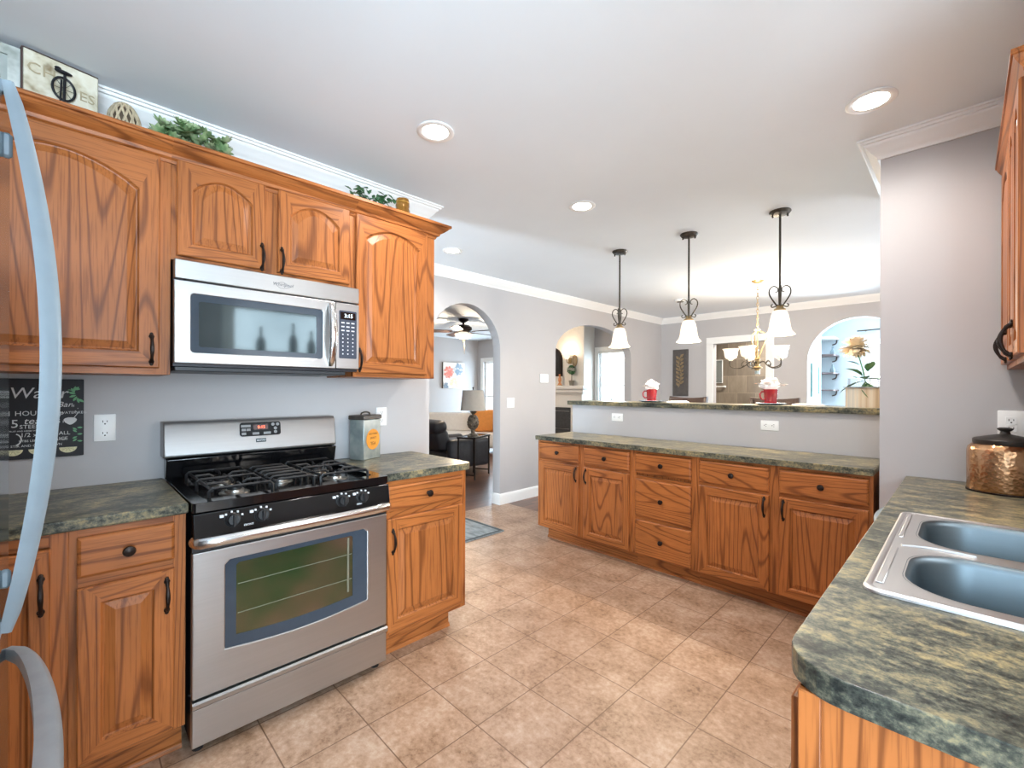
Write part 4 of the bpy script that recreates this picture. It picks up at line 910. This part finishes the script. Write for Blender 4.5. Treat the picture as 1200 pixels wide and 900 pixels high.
for x, lab in ((-2.178, 'left pendant lamp with a bell glass shade over the bar, farthest from the camera'), (-1.548, 'middle of the three pendant lamps with bell glass shades over the bar'), (-.905, 'right pendant lamp with a bell glass shade over the bar, nearest the camera')): pendant(x, 3.50, lab, .35)

c = thing('chandelier', 'scrolled five-arm chandelier with lit bowl shades hanging over the dining table', 'chandelier', (-1.652, 5.53, H))
m = MB(); m.lathe([(0, 0), (.065, 0), (.067, -.006), (.045, -.022), (.012, -.030), (0, -.03)], n=24); m.build('canopy', GOLDIRON, c)
m = MB(); zt = 2.02-H
for k in range(14):
    z = -.03+(zt+.03)*(k+.5)/14; a = (k % 2)*PI/2
    m.tube([(.011*math.cos(t)*math.cos(a), .011*math.cos(t)*math.sin(a), z+.024*math.sin(t)) for t in [2*PI*j/10 for j in range(10)]], .0026, 5, closed=True)
m.build('chain', GOLDIRON, c)
zc = 1.60-H
m = MB(); m.lathe([(0, zt+.01), (.03, zt), (.036, zt-.012), (.012, zt-.022), (.010, zt-.05), (0, zt-.05)], n=20)
m.lathe([(0, zc-.08), (.022, zc-.07), (.03, zc-.03), (.05, zc-.02), (.05, zc-.012), (.025, zc), (.02, zc+.06), (.03, zc+.08), (.018, zc+.11), (0, zc+.115)], n=20); m.tube([(0, 0, zc+.1), (0, 0, zt)], .006, 8); m.build('column', GOLDIRON, c)
m = MB(); m.lathe([(0, zc-.09), (.026, zc-.088), (.026, zc-.012), (0, zc-.01)], n=16); m.build('finial', pm('pale_finial', '#aebfc2', .3), c)
for k in range(3):
    a = 2*PI*k/3+.5; m = MB()
    m.tube([(Matrix.Rotation(a, 4, 'Z') @ p) for p in smooth_path([(.012, 0, zt-.02), (.07, 0, zt-.05), (.085, 0, zt-.12), (.05, 0, zt-.22), (.022, 0, zc+.12), (.02, 0, zc+.06)])], .007, 6); m.build('scroll', GOLDIRON, c)
for k in range(5):
    a = 2*PI*k/5+.87; Rm = Matrix.Rotation(a, 4, 'Z'); m = MB()
    m.tube([(Rm @ p) for p in smooth_path([(.02, 0, zc+.03), (.07, 0, zc+.055), (.12, 0, zc+.01), (.19, 0, zc-.02), (.27, 0, zc+.0), (.285, 0, zc+.05), (.272, 0, zc+.075)])], .006, 6)
    m.tube([(Rm @ p) for p in smooth_path([(.10, 0, zc+.03), (.13, 0, zc+.06), (.16, 0, zc+.03), (.15, 0, zc), (.135, 0, zc+.015)])], .004, 6); arm = m.build('arm', IRON, c)
    p = Rm @ Vector((.272, 0, 0)); m = MB()
    m.lathe([(.018, zc+.07), (.030, zc+.085), (.058, zc+.10), (.068, zc+.13), (.072, zc+.17), (.080, zc+.195), (.092, zc+.205), (.088, zc+.207), (.066, zc+.19), (.060, zc+.13), (.018, zc+.09)], (p.x, p.y, 0), 22); m.build('glass_shade', SHADE, arm)
point('bulbs', (0, 0, zc+.40), 42, c, (1, .82, .6), .12)
c = thing('smoke_alarm', 'flat white round smoke alarm on the dining room ceiling', 'smoke alarm', (-2.75, 5.95, H))
m = MB(); m.lathe([(0, 0), (.075, 0), (.075, -.012), (.065, -.026), (.03, -.030), (0, -.030)], n=28); m.build('cover', PLASTIC, c); m = MB(); m.lathe([(.04, -.029), (.045, -.029), (.045, -.032), (.04, -.032)], n=20); m.build('vent_ring', DARKSLOT, c)

# ------------------------------------------------------------------ dining side
c = thing('wall_panel', 'tall dark relief panel with gilded leaves on the far dining wall', 'wall art', (-3.397, YF, 1.228))
m = MB(); m.box(-.132, .132, -.028, 0, 0, .79, .004); pn = m.build('panel', pm('dark_slate_panel', '#55504d', .7, var=.15, scale=15), c)
m = MB(); m.tube(smooth_path([(-.03, -.034, .15), (.02, -.034, .35), (-.02, -.034, .55), (.02, -.034, .70)]), .006, 6)
for k in range(16):
    s = 1 if k % 2 else -1; z = .17+.032*k; m.leaf((.0, -.036, z), (s*.8, -.1, .7), .09, .045, up=Vector((0, -1, 0)), bend=.05)
m.build('leaf_relief', pm('antique_gilt', '#8f7b5e', .5, .4, var=.35, scale=30), pn)
DW = pm('dark_walnut', '#4b3a33', .45, var=.2, scale=8, stretch=(1, 1, .2)); 
def stool(x, label, rz):
    c = thing('bar_stool', label, 'bar stool', (x, 4.26, 0), rz, 'dark wooden bar stools behind the bar'); zs = .76
    m = MB(); m.box(-.20, .20, -.19, .19, zs, zs+.045, .015, 2); m.build('seat', DW, c)
    for sx in (-1, 1):
        m = MB(); m.tube([(sx*.17, -.17, zs), (sx*.2, -.2, 0)], .018, 6); m.build('leg', DW, c)
        m = MB(); m.tube(smooth_path([(sx*.2, .22, 0), (sx*.18, .17, zs), (sx*.185, .19, 1.02), (sx*.19, .23, 1.245)]), .019, 6); m.build('leg', DW, c)
    m = MB(); m.tube([(-.19, -.19, .28), (.19, -.19, .28)], .012, 6); m.tube([(-.19, -.19, .32), (-.19, .21, .32)], .012, 6); m.tube([(.19, -.19, .32), (.19, .21, .32)], .012, 6); m.build('footrest', DW, c)
    m = MB(); L = []
    for k in range(9):
        t = k/8*2-1; x_ = t*.205; y_ = .225+.025*(1-t*t)
        L.append([(x_, y_, 1.165), (x_, y_+.028, 1.165), (x_, y_+.028, 1.262-.015*(1-t*t)), (x_, y_, 1.262-.015*(1-t*t))])
    m.loft(L, True, True); m.build('top_rail', DW, c, ang=.5)
    m = MB()
    for k in range(4): m.box(-.12+.08*k-.014, -.12+.08*k+.014, .205, .222, .80, 1.17, .003)
    m.build('back_slat', DW, c)
stool(-2.02, 'dark wooden bar stool behind the bar, its top rail by the left mug', -.12); stool(-1.235, 'dark wooden bar stool behind the bar, its top rail right of the right mug', -.12)
c = thing('dining_table', 'dark dining table under the chandelier, hidden behind the bar', 'table', (-1.65, 5.53, 0))
m = MB(); m.box(-.8, .8, -.5, .5, .72, .755, .006); m.build('tabletop', DW, c)
for sx in (-1, 1):
    for sy in (-1, 1): m = MB(); m.box(sx*.72-.035, sx*.72+.035, sy*.42-.035, sy*.42+.035, 0, .72, .004); m.build('leg', DW, c)
# shower room behind the doorway
c = thing('towel_bar', 'pale towel bar on the brown tiled wall seen through the doorway', 'towel bar', (-3.45, 9.0, 1.40))
m = MB(); m.tube([(-.0, -.06, 0), (.21, -.06, 0)], .012, 8); m.build('bar', PLASTIC, c); m = MB(); m.box(.0, .03, -.06, 0, -.02, .02, .003); m.box(.18, .21, -.06, 0, -.02, .02, .003); m.build('bracket', PLASTIC, c)
c = thing('wall_mirror', 'narrow pale mirror at the left side of the doorway on the tiled wall', 'mirror', (-3.42, 8.998, 1.47)); m = MB(); m.box(-.09, .12, -.02, 0, 0, .45, .003); m.build('frame', PLASTIC, c); m = MB(); m.box(-.08, .11, -.023, -.015, .01, .44); m.build('mirror_glass', pm('mirror_blue', '#c4d4dd', .08, .9, var=.02), c)
area('shower_fill_light', (-2.35, 8.2, H-.03), (0, 0, 0), .25, .25, 30, (1, .92, .82))  # bare area light that brightens the tiled wall, no fixture modelled
# sunroom
c = thing('framed_art', 'narrow teal-framed print on the white wall inside the right archway', 'wall art', (-1.56, 7.56, 1.24), R90)
m = MB(); m.slab([(-.0, 0), (.46, 0), (.46, .48), (0, .48)], [[(.05, .04), (.41, .04), (.41, .44), (.05, .44)]], -.025, 0, 'y'); m.build('frame', pm('teal_frame', '#6fa3a8', .4), c, smooth=False); m = MB(); m.box(.04, .42, -.012, -.004, .03, .45); m.build('print', patches('pale_print_art', ('#a9b6bb', '#e9eef0', '#f2f4f4'), 26, .6), c)
for i, z in enumerate((1.335, 1.605, 1.89, 2.165)):
    c = thing('wall_shelf', ('lowest', 'second lowest', 'second highest', 'highest')[i]+' small dark shelf at the left inside the right archway', 'shelf', (-1.53, 8.893, z), 0, 'small shelves in the sunroom')
    m = MB(); m.box(-.16, .09, -.45, 0, -.012, .012, .003); m.build('board', pm('shelf_brown', '#6d5a58', .5) if i < 3 else WHITE, c); m = MB(); m.tube(smooth_path([(.06, -.02, -.012), (.05, -.03, -.07), (.0, -.02, -.09)]), .01, 6); m.build('bracket', DW, c)
    if i in (1, 2):
        m = MB(); m.lathe([(0, 0), (.03, 0), (.036, .02), (.03, .06), (.012, .09), (.012, .13), (0, .13)], n=16); tag(m.build('bottle', pm('grey_bottle', '#7e8c92', .2), None, (-1.49, 8.66, z+.0125)), f'small grey bottle on the {("", "second lowest", "second highest")[i]} shelf inside the right archway', 'bottle', 'bottles on the sunroom shelves')
c = thing('curtain_rod', 'thin curtain rod under the ceiling above the sunroom window', 'curtain rod', (-1.2, 8.82, 2.27)); m = MB(); m.tube([(0, 0, 0), (1.5, 0, 0.03)], .011, 8); m.build('rod', IRON, c); m = MB(); m.tube([(.1, 0, 0), (.1, .08, 0)], .01, 6); m.build('bracket', IRON, c)

# ------------------------------------------------------------------ living room
c = thing('fireplace', 'white panelled fireplace with a mantel shelf, seen through the far archway', 'fireplace', (-5.16, 6.98, 0))
m = MB(); m.box(-1.85, 0, .05, .40, 0, H-.001); m.build('chimney_breast', pm('warm_white_breast', '#e6e1da', .6, var=.02), c)
m = MB(); m.box(-1.95, .115, -.13, .14, 1.34, 1.41, .008); m.box(-1.92, .08, -.09, .12, 1.27, 1.34, .006); m.box(-1.9, .05, -.05, .1, 1.235, 1.27, .004); m.build('mantel_shelf', WHITE, c)
m = MB(); m.slab([(-1.86, 0), (.01, 0), (.01, 1.235), (-1.86, 1.235)], [[(-1.60, .05), (-.26, .05), (-.26, .98), (-1.60, .98)]], -.02, .05, 'y'); m.build('surround', WHITE, c, smooth=False)
m = MB(); m.box(-1.60, -.26, .0, .03, .05, .98); fb = m.build('firebox', pm('firebox_dark', '#4b4d50', .3, var=.2), c)
m = MB(); m.box(-1.55, -.31, -.008, 0, .55, .56); m.box(-1.55, -.31, -.008, 0, .90, .91); m.build('firebox_trim', STEEL, fb)
c = thing('wall_mirror', 'dark arched mirror above the fireplace mantel', 'mirror', (-5.98, 7.03, 1.60)); m = MB(); m.slab([(-.30, 0), (.30, 0)]+[(.30*math.cos(PI*k/12), .35+.25*math.sin(PI*k/12)) for k in range(13)], [], -.03, 0, 'y'); m.build('frame', BRONZE, c, smooth=False); m = MB(); m.slab([(-.26, .04), (.26, .04)]+[(.26*math.cos(PI*k/12), .35+.21*math.sin(PI*k/12)) for k in range(13)], [], -.034, -.03, 'y'); m.build('mirror_glass', pm('dark_mirror', '#4a4a4c', .15, .6), c, smooth=False)
c = thing('wall_sconce', 'lit wall sconce above the right side of the mantel', 'wall lamp', (-5.49, 7.03, 1.90)); m = MB(); m.box(-.04, .04, -.02, 0, -.06, .06, .006); m.tube(smooth_path([(0, -.01, 0), (0, -.08, -.04), (0, -.11, .0), (0, -.11, .03)]), .008, 6); m.build('arm', GOLDIRON, c); m = MB(); m.lathe([(.03, .03), (.05, .06), (.06, .11), (.075, .14), (.07, .14), (.05, .1), (.03, .04)], (0, -.11, 0), 18); m.build('glass_shade', SHADE, c); point('bulb', (0, -.13, .18), 4, c, WARM, .04)
c = thing('wall_plaque', 'small oval brown plaque beside the sconce above the mantel', 'wall art', (-5.37, 7.03, 1.78)); m = MB(); m.slab([(.055*math.cos(2*PI*k/24), .12+.11*math.sin(2*PI*k/24)) for k in range(24)], [], -.02, 0, 'y'); m.build('plaque', patches('plaque_brown', ('#7a6650', '#a58f72'), 12, .6), c, smooth=False); m = MB(); m.tube([(.055*math.cos(2*PI*k/24), -.02, .12+.11*math.sin(2*PI*k/24)) for k in range(24)], .006, 6, closed=True); m.build('rim', GOLDIRON, c)
c = thing('topiary', 'small green ball topiary in a pot standing on the mantel', 'plant', (-5.40, 6.96, 1.4105)); m = MB(); m.lathe([(0, 0), (.04, 0), (.055, .09), (.06, .10), (0, .10)], n=16); m.build('pot', pm('stone_pot', '#8b8478', .8), c); m = MB(); m.tube([(0, 0, .09), (.005, 0, .24)], .007, 6); m.build('stem', DW, c)
m = MB()
for k in range(160):
    z = 1-2*(k+.5)/160; a = k*2.4; r_ = math.sqrt(1-z*z); d = Vector((r_*math.cos(a), r_*math.sin(a), z)); m.leaf(Vector((0, 0, .31))+d*.06, d+Vector((random.uniform(-.5, .5), random.uniform(-.5, .5), 0)), .04, .025)
m.build('foliage', LEAFD, c)
c = thing('figurine', 'orange figurine at the left of the mantel, below the dark mirror', 'ornament', (-5.68, 6.94, 1.4105)); m = MB(); m.lathe([(0, 0), (.05, 0), (.045, .02), (.02, .06), (.035, .11), (.03, .15), (.015, .17), (.024, .20), (.02, .225), (0, .235)], n=16); m.build('body', patches('orange_glaze', ('#b5693a', '#e09c6a'), 10, .4), c); m = MB(); m.lathe([(0, 0), (.06, 0), (.06, .012), (0, .012)], n=16); m.build('foot', GOLDIRON, c)
c = thing('window_blind', 'white slatted blind hanging in the living room window', 'blind', (-4.765, 7.365, 0))
for k in range(26):
    m = MB(); z = .80+.048*k; m.box(-.28, .28, .012, .042, z, z+.004); m.build('slat', WHITE, c)
m = MB(); m.box(-.285, .285, .005, .045, 2.035, 2.075, .003); m.build('head_rail', WHITE, c); m = MB(); m.tube([(-.15, .03, .8), (-.15, .03, 2.04)], .0015, 4); m.tube([(.15, .03, .8), (.15, .03, 2.04)], .0015, 4); m.build('cord', WHITE, c)
c = thing('window_plant', 'small green plant on the living room window sill', 'plant', (-4.75, 7.30, .7505)); m = MB(); m.lathe([(0, 0), (.035, 0), (.05, .09), (0, .09)], n=16); m.build('pot', PLASTIC, c)
m = MB()
for k in range(26): m.leaf((0, 0, .08), (random.uniform(-1, 1), random.uniform(-.3, -.02), random.uniform(.6, 2)), random.uniform(.2, .40), .03, bend=.15)
m.build('foliage', LEAFD, c)
# canvas
c = thing('flower_canvas', 'canvas of coral, blue and yellow flowers on the living room wall', 'painting', (-8.73, 6.275, 1.356), R90)
m = MB(); m.box(0, .64, -.045, 0, 0, .62, .003); cv = m.build('canvas', pm('canvas_pale', '#e9e2da', .8, var=.04), c); m = MB(); m.box(-.006, 0, -.045, 0, 0, .62); m.build('edge', pm('canvas_edge', '#6f675f', .8), cv)
for k, (x, z, r_, cl) in enumerate(((.16, .38, .20, '#e98a7d'), (.44, .46, .20, '#8fa3b5'), (.34, .12, .19, '#efe0b4'), (.07, .06, .12, '#8391a0'), (.57, .18, .12, '#f3ddd0'))):
    m = MB()
    for j in range(9):
        a = 2*PI*j/9+k; ex = min(r_, *(abs(q) for q in ()) ) if False else r_
        m.leaf((x, -.047-.001*k, z), (math.cos(a), 0, math.sin(a)), ex*.8, r_*.5, up=Vector((0, -1, 0)), bend=0)
    vs = m.bm.verts
    for v_ in vs: v_.co.x = min(max(v_.co.x, .004), .636); v_.co.z = min(max(v_.co.z, .004), .616)
    m.build('painted_flower', patches('flower_paint_%d' % k, (cl, cl, '#f0e6dc'), 14, .8), cv)
# ceiling fan
c = thing('ceiling_fan', 'dark ceiling fan with a lit bowl lamp in the living room', 'ceiling fan', (-6.20, 4.91, H))
m = MB(); m.lathe([(0, 0), (.09, 0), (.085, -.03), (.05, -.06), (.02, -.07), (.02, -.10), (.10, -.115), (.145, -.15), (.15, -.19), (.12, -.225), (.06, -.235), (0, -.235)], n=32); m.build('motor_housing', BRONZE, c)
m = MB(); m.lathe([(0, -.235), (.07, -.235), (.09, -.25), (.15, -.262), (.155, -.28), (.12, -.325), (.05, -.352), (0, -.358)], n=28); m.build('glass_bowl', SHADE, c)
m = MB(); m.tube([(0, 0, -.358), (0, 0, -.40)], .01, 6); m.tube([(.03, 0, -.34), (.03, 0, -.62)], .003, 4); m.build('pull_chain', GOLDIRON, c)
for k in range(5):
    a = 2*PI*k/5+.35; Rm = Matrix.Rotation(a, 4, 'Z') @ T(0, 0, -.225) @ Matrix.Rotation(.2, 4, 'X'); m = MB()
    m.slab([(.20, -.05), (.30, -.065), (.66, -.075), (.70, -.05), (.70, .05), (.66, .075), (.30, .065), (.20, .05)], [], -.005, .004, 'z'); m.xf(Rm); bl = m.build('blade', DW, c, smooth=False)
    m = MB(); m.box(.10, .24, -.018, .018, -.012, -.004, .003); m.xf(Rm); m.build('blade_bracket', BRONZE, bl)
point('bulb', (0, 0, -.45), 45, c, WARM, .1)
# recliner (faces +Y), side table, lamp, sofa
LEA = pm('dark_leather', '#39393c', .42, var=.18, scale=14, bmp=.15)
c = thing('recliner', 'dark leather recliner with a plump rounded back in the living room', 'armchair', (-6.0, 4.55, 0), -.05)
def cush(m, x0, x1, y0, y1, z0, z1, b_=.06): m.box(x0, x1, y0, y1, z0, z1, b_, 4)
m = MB(); cush(m, -.36, .36, -.35, .40, .10, .34, .04); m.build('base', LEA, c)
m = MB(); cush(m, -.30, .30, -.25, .46, .32, .50, .07); m.build('seat_cushion', LEA, c)
for s in (-1, 1):
    m = MB(); cush(m, s*.29, s*.45, -.36, .44, .08, .54, .07); m.build('armrest', LEA, c)
m = MB(); cush(m, -.33, .33, -.12, .12, 0, .34, .09); m.xf(T(0, -.34, .36) @ Matrix.Rotation(.25, 4, 'X')); bk = m.build('backrest', LEA, c)
m = MB(); cush(m, -.34, .34, -.13, .13, 0, .20, .10); m.xf(T(0, -.42, .635) @ Matrix.Rotation(.25, 4, 'X')); m.build('headrest', LEA, bk)
m = MB(); cush(m, -.28, .28, .42, .50, .10, .42, .035); m.build('footrest', LEA, c)
c = thing('side_table', 'small dark metal side table with a glass top holding the pineapple lamp', 'table', (-5.265, 4.385, 0), .468)
MET = pm('dark_table_metal', '#3c3733', .4, .6)
for sx in (-1, 1):
    for sy in (-1, 1): m = MB(); m.box(sx*.13-.010, sx*.13+.010, sy*.28-.010, sy*.28+.010, 0, .60); m.build('leg', MET, c)
m = MB(); m.slab([(-.15, -.30), (.15, -.30), (.15, .30), (-.15, .30)], [[(-.125, -.275), (.125, -.275), (.125, .275), (-.125, .275)]], .60, .625, 'z'); m.build('frame', MET, c, smooth=False)
for sy in (-1, 1): m = MB(); m.box(-.13, .13, sy*.28-.006, sy*.28+.006, .06, .08); m.build('stretcher', MET, c)
m = MB(); m.box(-.125, .125, -.275, .275, .612, .620); m.build('glass_top', glass('table_glass', (.75, .78, .78), .25), c)
c = thing('table_lamp', 'pineapple table lamp with a cream drum shade on the side table', 'lamp', (-5.125, 4.245, .6255)); c.scale = (1, 1, 1.15)
PINE = patches('pineapple_bronze', ('#4c443a', '#7d7263', '#a0957f'), 30, .45)
m = MB(); m.lathe([(0, 0), (.085, 0), (.085, .02), (.06, .035), (.03, .05), (.03, .09), (.07, .12), (.085, .17), (.075, .24), (.045, .28), (0, .285)], n=20); m.build('base', PINE, c)
m = MB()
for k in range(12): m.leaf((0, 0, .27), (math.cos(k*.9), math.sin(k*.9), 1.1+.1*k), .11, .03, bend=.3)
for j in range(5):
    for k in range(9): m.ball((.080*math.sin(.6+.42*j)*math.cos(2*PI*(k+.5*(j % 2))/9), .080*math.sin(.6+.42*j)*math.sin(2*PI*(k+.5*(j % 2))/9), .255-.032*j), .014, 6)
m.build('pineapple_leaf', PINE, c)
m = MB(); m.tube([(0, 0, .28), (0, 0, .62)], .006, 6); m.ball((0, 0, .63), .012, 8); m.build('rod', MET, c)
m = MB(); m.lathe([(.185, .34), (.155, .60), (.152, .60), (.182, .34)], n=32); m.build('lamp_shade', pm('cream_shade', '#f3ece0', .8, var=.03), c)
c = thing('sofa', 'white sofa against the far side of the living room', 'sofa', (-7.62, 5.95, 0), .75)
SOF = pm('white_upholstery', '#e3e0dc', .85, var=.04)
m = MB(); cush(m, -.9, .9, -.4, .4, .12, .42, .05); m.build('seat', SOF, c); m = MB(); cush(m, -.9, .9, .22, .45, .40, .82, .08); m.build('backrest', SOF, c)
for s in (-1, 1): m = MB(); cush(m, s*.78, s*.98, -.42, .42, .12, .62, .07); m.build('armrest', SOF, c); 
for s in (-1, 1):
    for q in (-.34, .34): m = MB(); m.box(s*.85-.03, s*.85+.03, q-.03, q+.03, 0, .13); m.build('leg', DW, c)
m = MB(); cush(m, -.26, .26, -.07, .07, -.24, .24, .06); m.xf(Matrix.Rotation(.2, 4, 'X')); o = m.build('cushion', pm('orange_fabric', '#e59a52', .85, var=.06), None, (-7.22, 6.33, .66)); o.rotation_euler = (0, 0, .75); tag(o, 'plump orange cushion on the white sofa in the living room', 'cushion')
c = thing('ottoman', 'low white ottoman with a brown top in front of the sofa', 'ottoman', (-6.95, 5.25, 0), .75); m = MB(); cush(m, -.35, .35, -.25, .25, .06, .38, .03); m.build('base', SOF, c); m = MB(); m.box(-.36, .36, -.26, .26, .38, .41, .008); m.build('top', pm('brown_top', '#7d6350', .5), c)
for s in (-1, 1):
    for q in (-1, 1): m = MB(); m.box(s*.3-.025, s*.3+.025, q*.2-.025, q*.2+.025, 0, .07); m.build('foot', DW, c)

# ------------------------------------------------------------------ rug, bottles on the sink window
m = MB(); m.slab(rrect(-3.62, -3.02, 1.95, 2.89, .01, 2), [], .0005, .009, 'z'); o = m.build('rug', patches('grey_rug', ('#6f7678', '#8b9294', '#9aa0a0'), 9, .95, 4, (1, 3, 1)), smooth=False); tag(o, 'small grey-blue rug on the tile by the near archway', 'rug')
m = MB(); m.slab([(-3.61, 1.96), (-3.03, 1.96), (-3.03, 2.88), (-3.61, 2.88)], [[(-3.58, 1.99), (-3.06, 1.99), (-3.06, 2.85), (-3.58, 2.85)]], .009, .0105, 'z'); m.build('border', pm('rug_border', '#4d5456', .95), o, smooth=False)
c = thing('window_shelf', 'thin white shelf across the sink window, seen only as a reflection in the microwave', 'shelf', (.46, 1.52, 1.66)); m = MB(); m.box(-.05, .03, -.455, .455, -.012, .0, .003); m.build('board', WHITE, c); m = MB(); m.box(-.03, .0, -.44, -.42, -.06, -.012); m.box(-.03, .0, .42, .44, -.06, -.012); m.build('bracket', WHITE, c)
BG_ = pm('dark_bottle_glass', '#1e2a24', .12)
for i, (y, h_) in enumerate(((1.80, .27), (1.62, .33), (1.32, .27))):
    m = MB(); m.lathe([(0, 0), (.040, 0), (.043, .006), (.043, h_*.42), (.036, h_*.55), (.015, h_*.68), (.013, h_*.93), (.016, h_*.94), (.016, h_), (0, h_)], n=20)
    tag(m.build('bottle', BG_, None, (.45, y, 1.6605)), ('left', 'tallest middle', 'right')[i]+' dark bottle reflected in the microwave window, on the sink window shelf', 'bottle', 'dark bottles on the window shelf')
